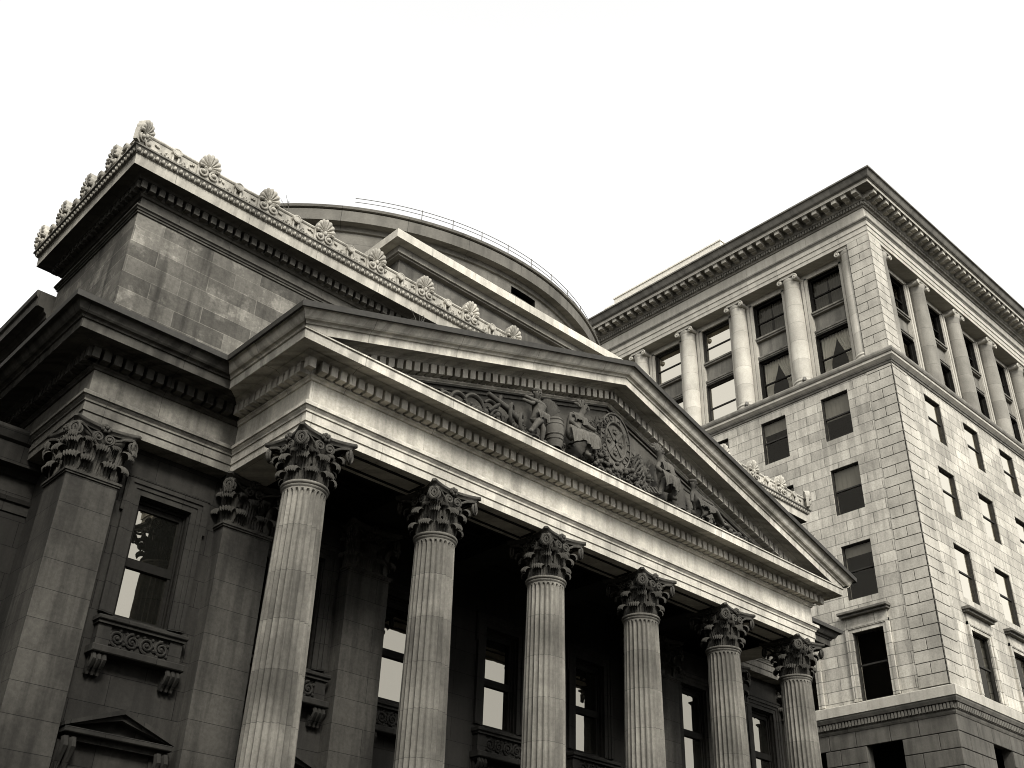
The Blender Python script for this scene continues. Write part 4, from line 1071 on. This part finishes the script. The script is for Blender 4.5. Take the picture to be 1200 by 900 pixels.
# ------------------------------------------------------------------ added unseen buildings that block low sky and darken the lower facades
def plain_block(x0, x1, y0, y1, h, label):
    m = MB(); faces = ((FY(y1),x0,x1,-1),(FX(x1),y0,y1,-1),(FY(y0),x0,x1,1),(FX(x0),y0,y1,1)); holes = []
    for F, a, b_, sg in faces:
        n = max(1,int((b_-a)/4)); st = (b_-a)/n
        hs = [(a+st*(k+.5)-.7, a+st*(k+.5)+.7, z, z+2.2) for k in range(n) for z in [1.5+3.8*j for j in range(int((h-3)/3.8))]]
        G = (lambda F, sg: (lambda u, z, o=0: F(u,z,o*sg)))(F, sg)
        m.wall(G, a, b_, -1.7, h, hs, .3); holes.append((G, hs))
    m.sweep([(x0,y1),(x0,y0),(x1,y0),(x1,y1),(x0,y1)], [(0,h-1),(.2,h-.8),(.5,h-.4),(.55,h),(0,h+.1)], False); m.quad((x0,y0,h),(x1,y0,h),(x1,y1,h),(x0,y1,h))
    o = build(m, 'blocker_building', M['block']); tag(o, label, 'building')
    p = MB()
    for G, hs in holes:
        for a, b_, c, d_ in hs: p.quad(G(a,c,-.28),G(b_,c,-.28),G(b_,d_,-.28),G(a,d_,-.28))
    build(p, 'window_glass', M['mirror'], o)
plain_block(-34, 8, -44, -22, 32.0, 'added unseen building opposite the portico at left, blocking low sky')
plain_block(14, 44, -42, -23, 14.5, 'added unseen building facing the portico, blocking low sky')
plain_block(47, 90, -40, -22, 17.0, 'added unseen building facing the office block, blocking low sky')
plain_block(-28, -2.5, 15, 48, 27.0, 'added unseen building left of the bank, shading its flank')
# ------------------------------------------------------------------ weeds rooted in the cornices
def weed(x, y, z, h, n, label):
    m = MB()
    for k in range(n):
        a = rnd.uniform(0,2*PI); sp = rnd.uniform(.2,.9)*h; hh = h*rnd.uniform(.5,1)
        P = [(x,y,z),(x+.35*sp*cos(a),y+.2*sp*sin(a),z+hh*.55),(x+.8*sp*cos(a),y+.5*sp*sin(a),z+hh)]
        m.tube(P,[.010,.008,.004],4)
        for q_ in range(3):
            p = Vector(P[1]).lerp(Vector(P[2]), q_/3); d = Vector((rnd.uniform(-1,1),rnd.uniform(-1,1),rnd.uniform(-.3,1)))*.05; e = d.cross(Vector((0,0,1)))*.45
            m.add([p,p+d*.5+e,p+d,p+d*.5-e],[(0,1,2,3)])
    return tag(build(m,'weed',M['leaf']), label, 'weed')
weed(11.45,D-.8,12.30+SL*(11.45-PL+1),.42,12,'twiggy dry weed growing on the left slope of the pediment')
weed(26.2,D-.85,12.30+SL*(PR-26.2+1),.34,10,'small weed growing low on the right slope of the pediment')
weed(9.6,YM-.45,17.15,.55,3,'thin bare twig standing behind the carved cresting')

# ------------------------------------------------------------------ camera
pitch, roll, yaw = .552291748, .0354413255, .736322113
f = Vector((sin(yaw)*cos(pitch), cos(yaw)*cos(pitch), sin(pitch))); r_ = Vector((cos(yaw),-sin(yaw),0)); u_ = r_.cross(f)
r2 = r_*cos(roll)+u_*sin(roll); u2 = -r_*sin(roll)+u_*cos(roll)
cam = bpy.data.cameras.new('camera'); co = bpy.data.objects.new('camera', cam); COL.objects.link(co)
co.matrix_world = Matrix((( r2.x,u2.x,-f.x,0),(r2.y,u2.y,-f.y,0),(r2.z,u2.z,-f.z,ZO),(0,0,0,1)))
cam.sensor_width = 36; cam.lens = 36*1266.97/1200; cam.clip_start = .1; cam.clip_end = 3000
scene.camera = co
# ------------------------------------------------------------------ sky and sun: bright overcast, a broad soft sun from the front left
EL, AZ = rad(38), Vector((-.45,-1)).normalized()
w = bpy.data.worlds.new('World'); scene.world = w; w.use_nodes = True; nt = w.node_tree; nt.nodes.clear(); L = nt.links.new
sky = nt.nodes.new('ShaderNodeTexSky'); sky.sky_type = 'NISHITA'; sky.sun_disc = False; sky.sun_elevation = EL; sky.sun_rotation = math.atan2(AZ.x, AZ.y)
sky.air_density = 1.2; sky.dust_density = 4; sky.ozone_density = 1
bw0 = nt.nodes.new('ShaderNodeRGBToBW'); L(sky.outputs[0], bw0.inputs[0])
bw = nt.nodes.new('ShaderNodeMath'); bw.operation = 'POWER'; L(bw0.outputs[0], bw.inputs[0]); bw.inputs[1].default_value = .6    # cloud evens the sky out
cl_ = nt.nodes.new('ShaderNodeVectorMath'); cl_.operation = 'SCALE'; cl_.inputs[0].default_value = (1.12,1.12,1.115); L(bw.outputs[0], cl_.inputs['Scale'])
bg = nt.nodes.new('ShaderNodeBackground'); bg.inputs['Strength'].default_value = .15; L(cl_.outputs[0], bg.inputs[0])
wo = nt.nodes.new('ShaderNodeOutputWorld'); L(bg.outputs[0], wo.inputs[0])
sun = bpy.data.lights.new('sun','SUN'); sun.energy = .8; sun.angle = rad(14); sun.color = (1,.97,.92)
so = bpy.data.objects.new('sun', sun); COL.objects.link(so)
d = Vector((AZ.x*cos(EL), AZ.y*cos(EL), sin(EL))); so.rotation_euler = d.to_track_quat('Z','Y').to_euler(); so.location = (0,-20,60)
vs = scene.view_settings; vs.view_transform = 'Standard'; vs.look = 'None'; vs.exposure = 2.35; vs.gamma = 1; vs.use_curve_mapping = False
scene.cycles.max_bounces = 6; scene.cycles.diffuse_bounces = 2; scene.cycles.filter_width = 1.0
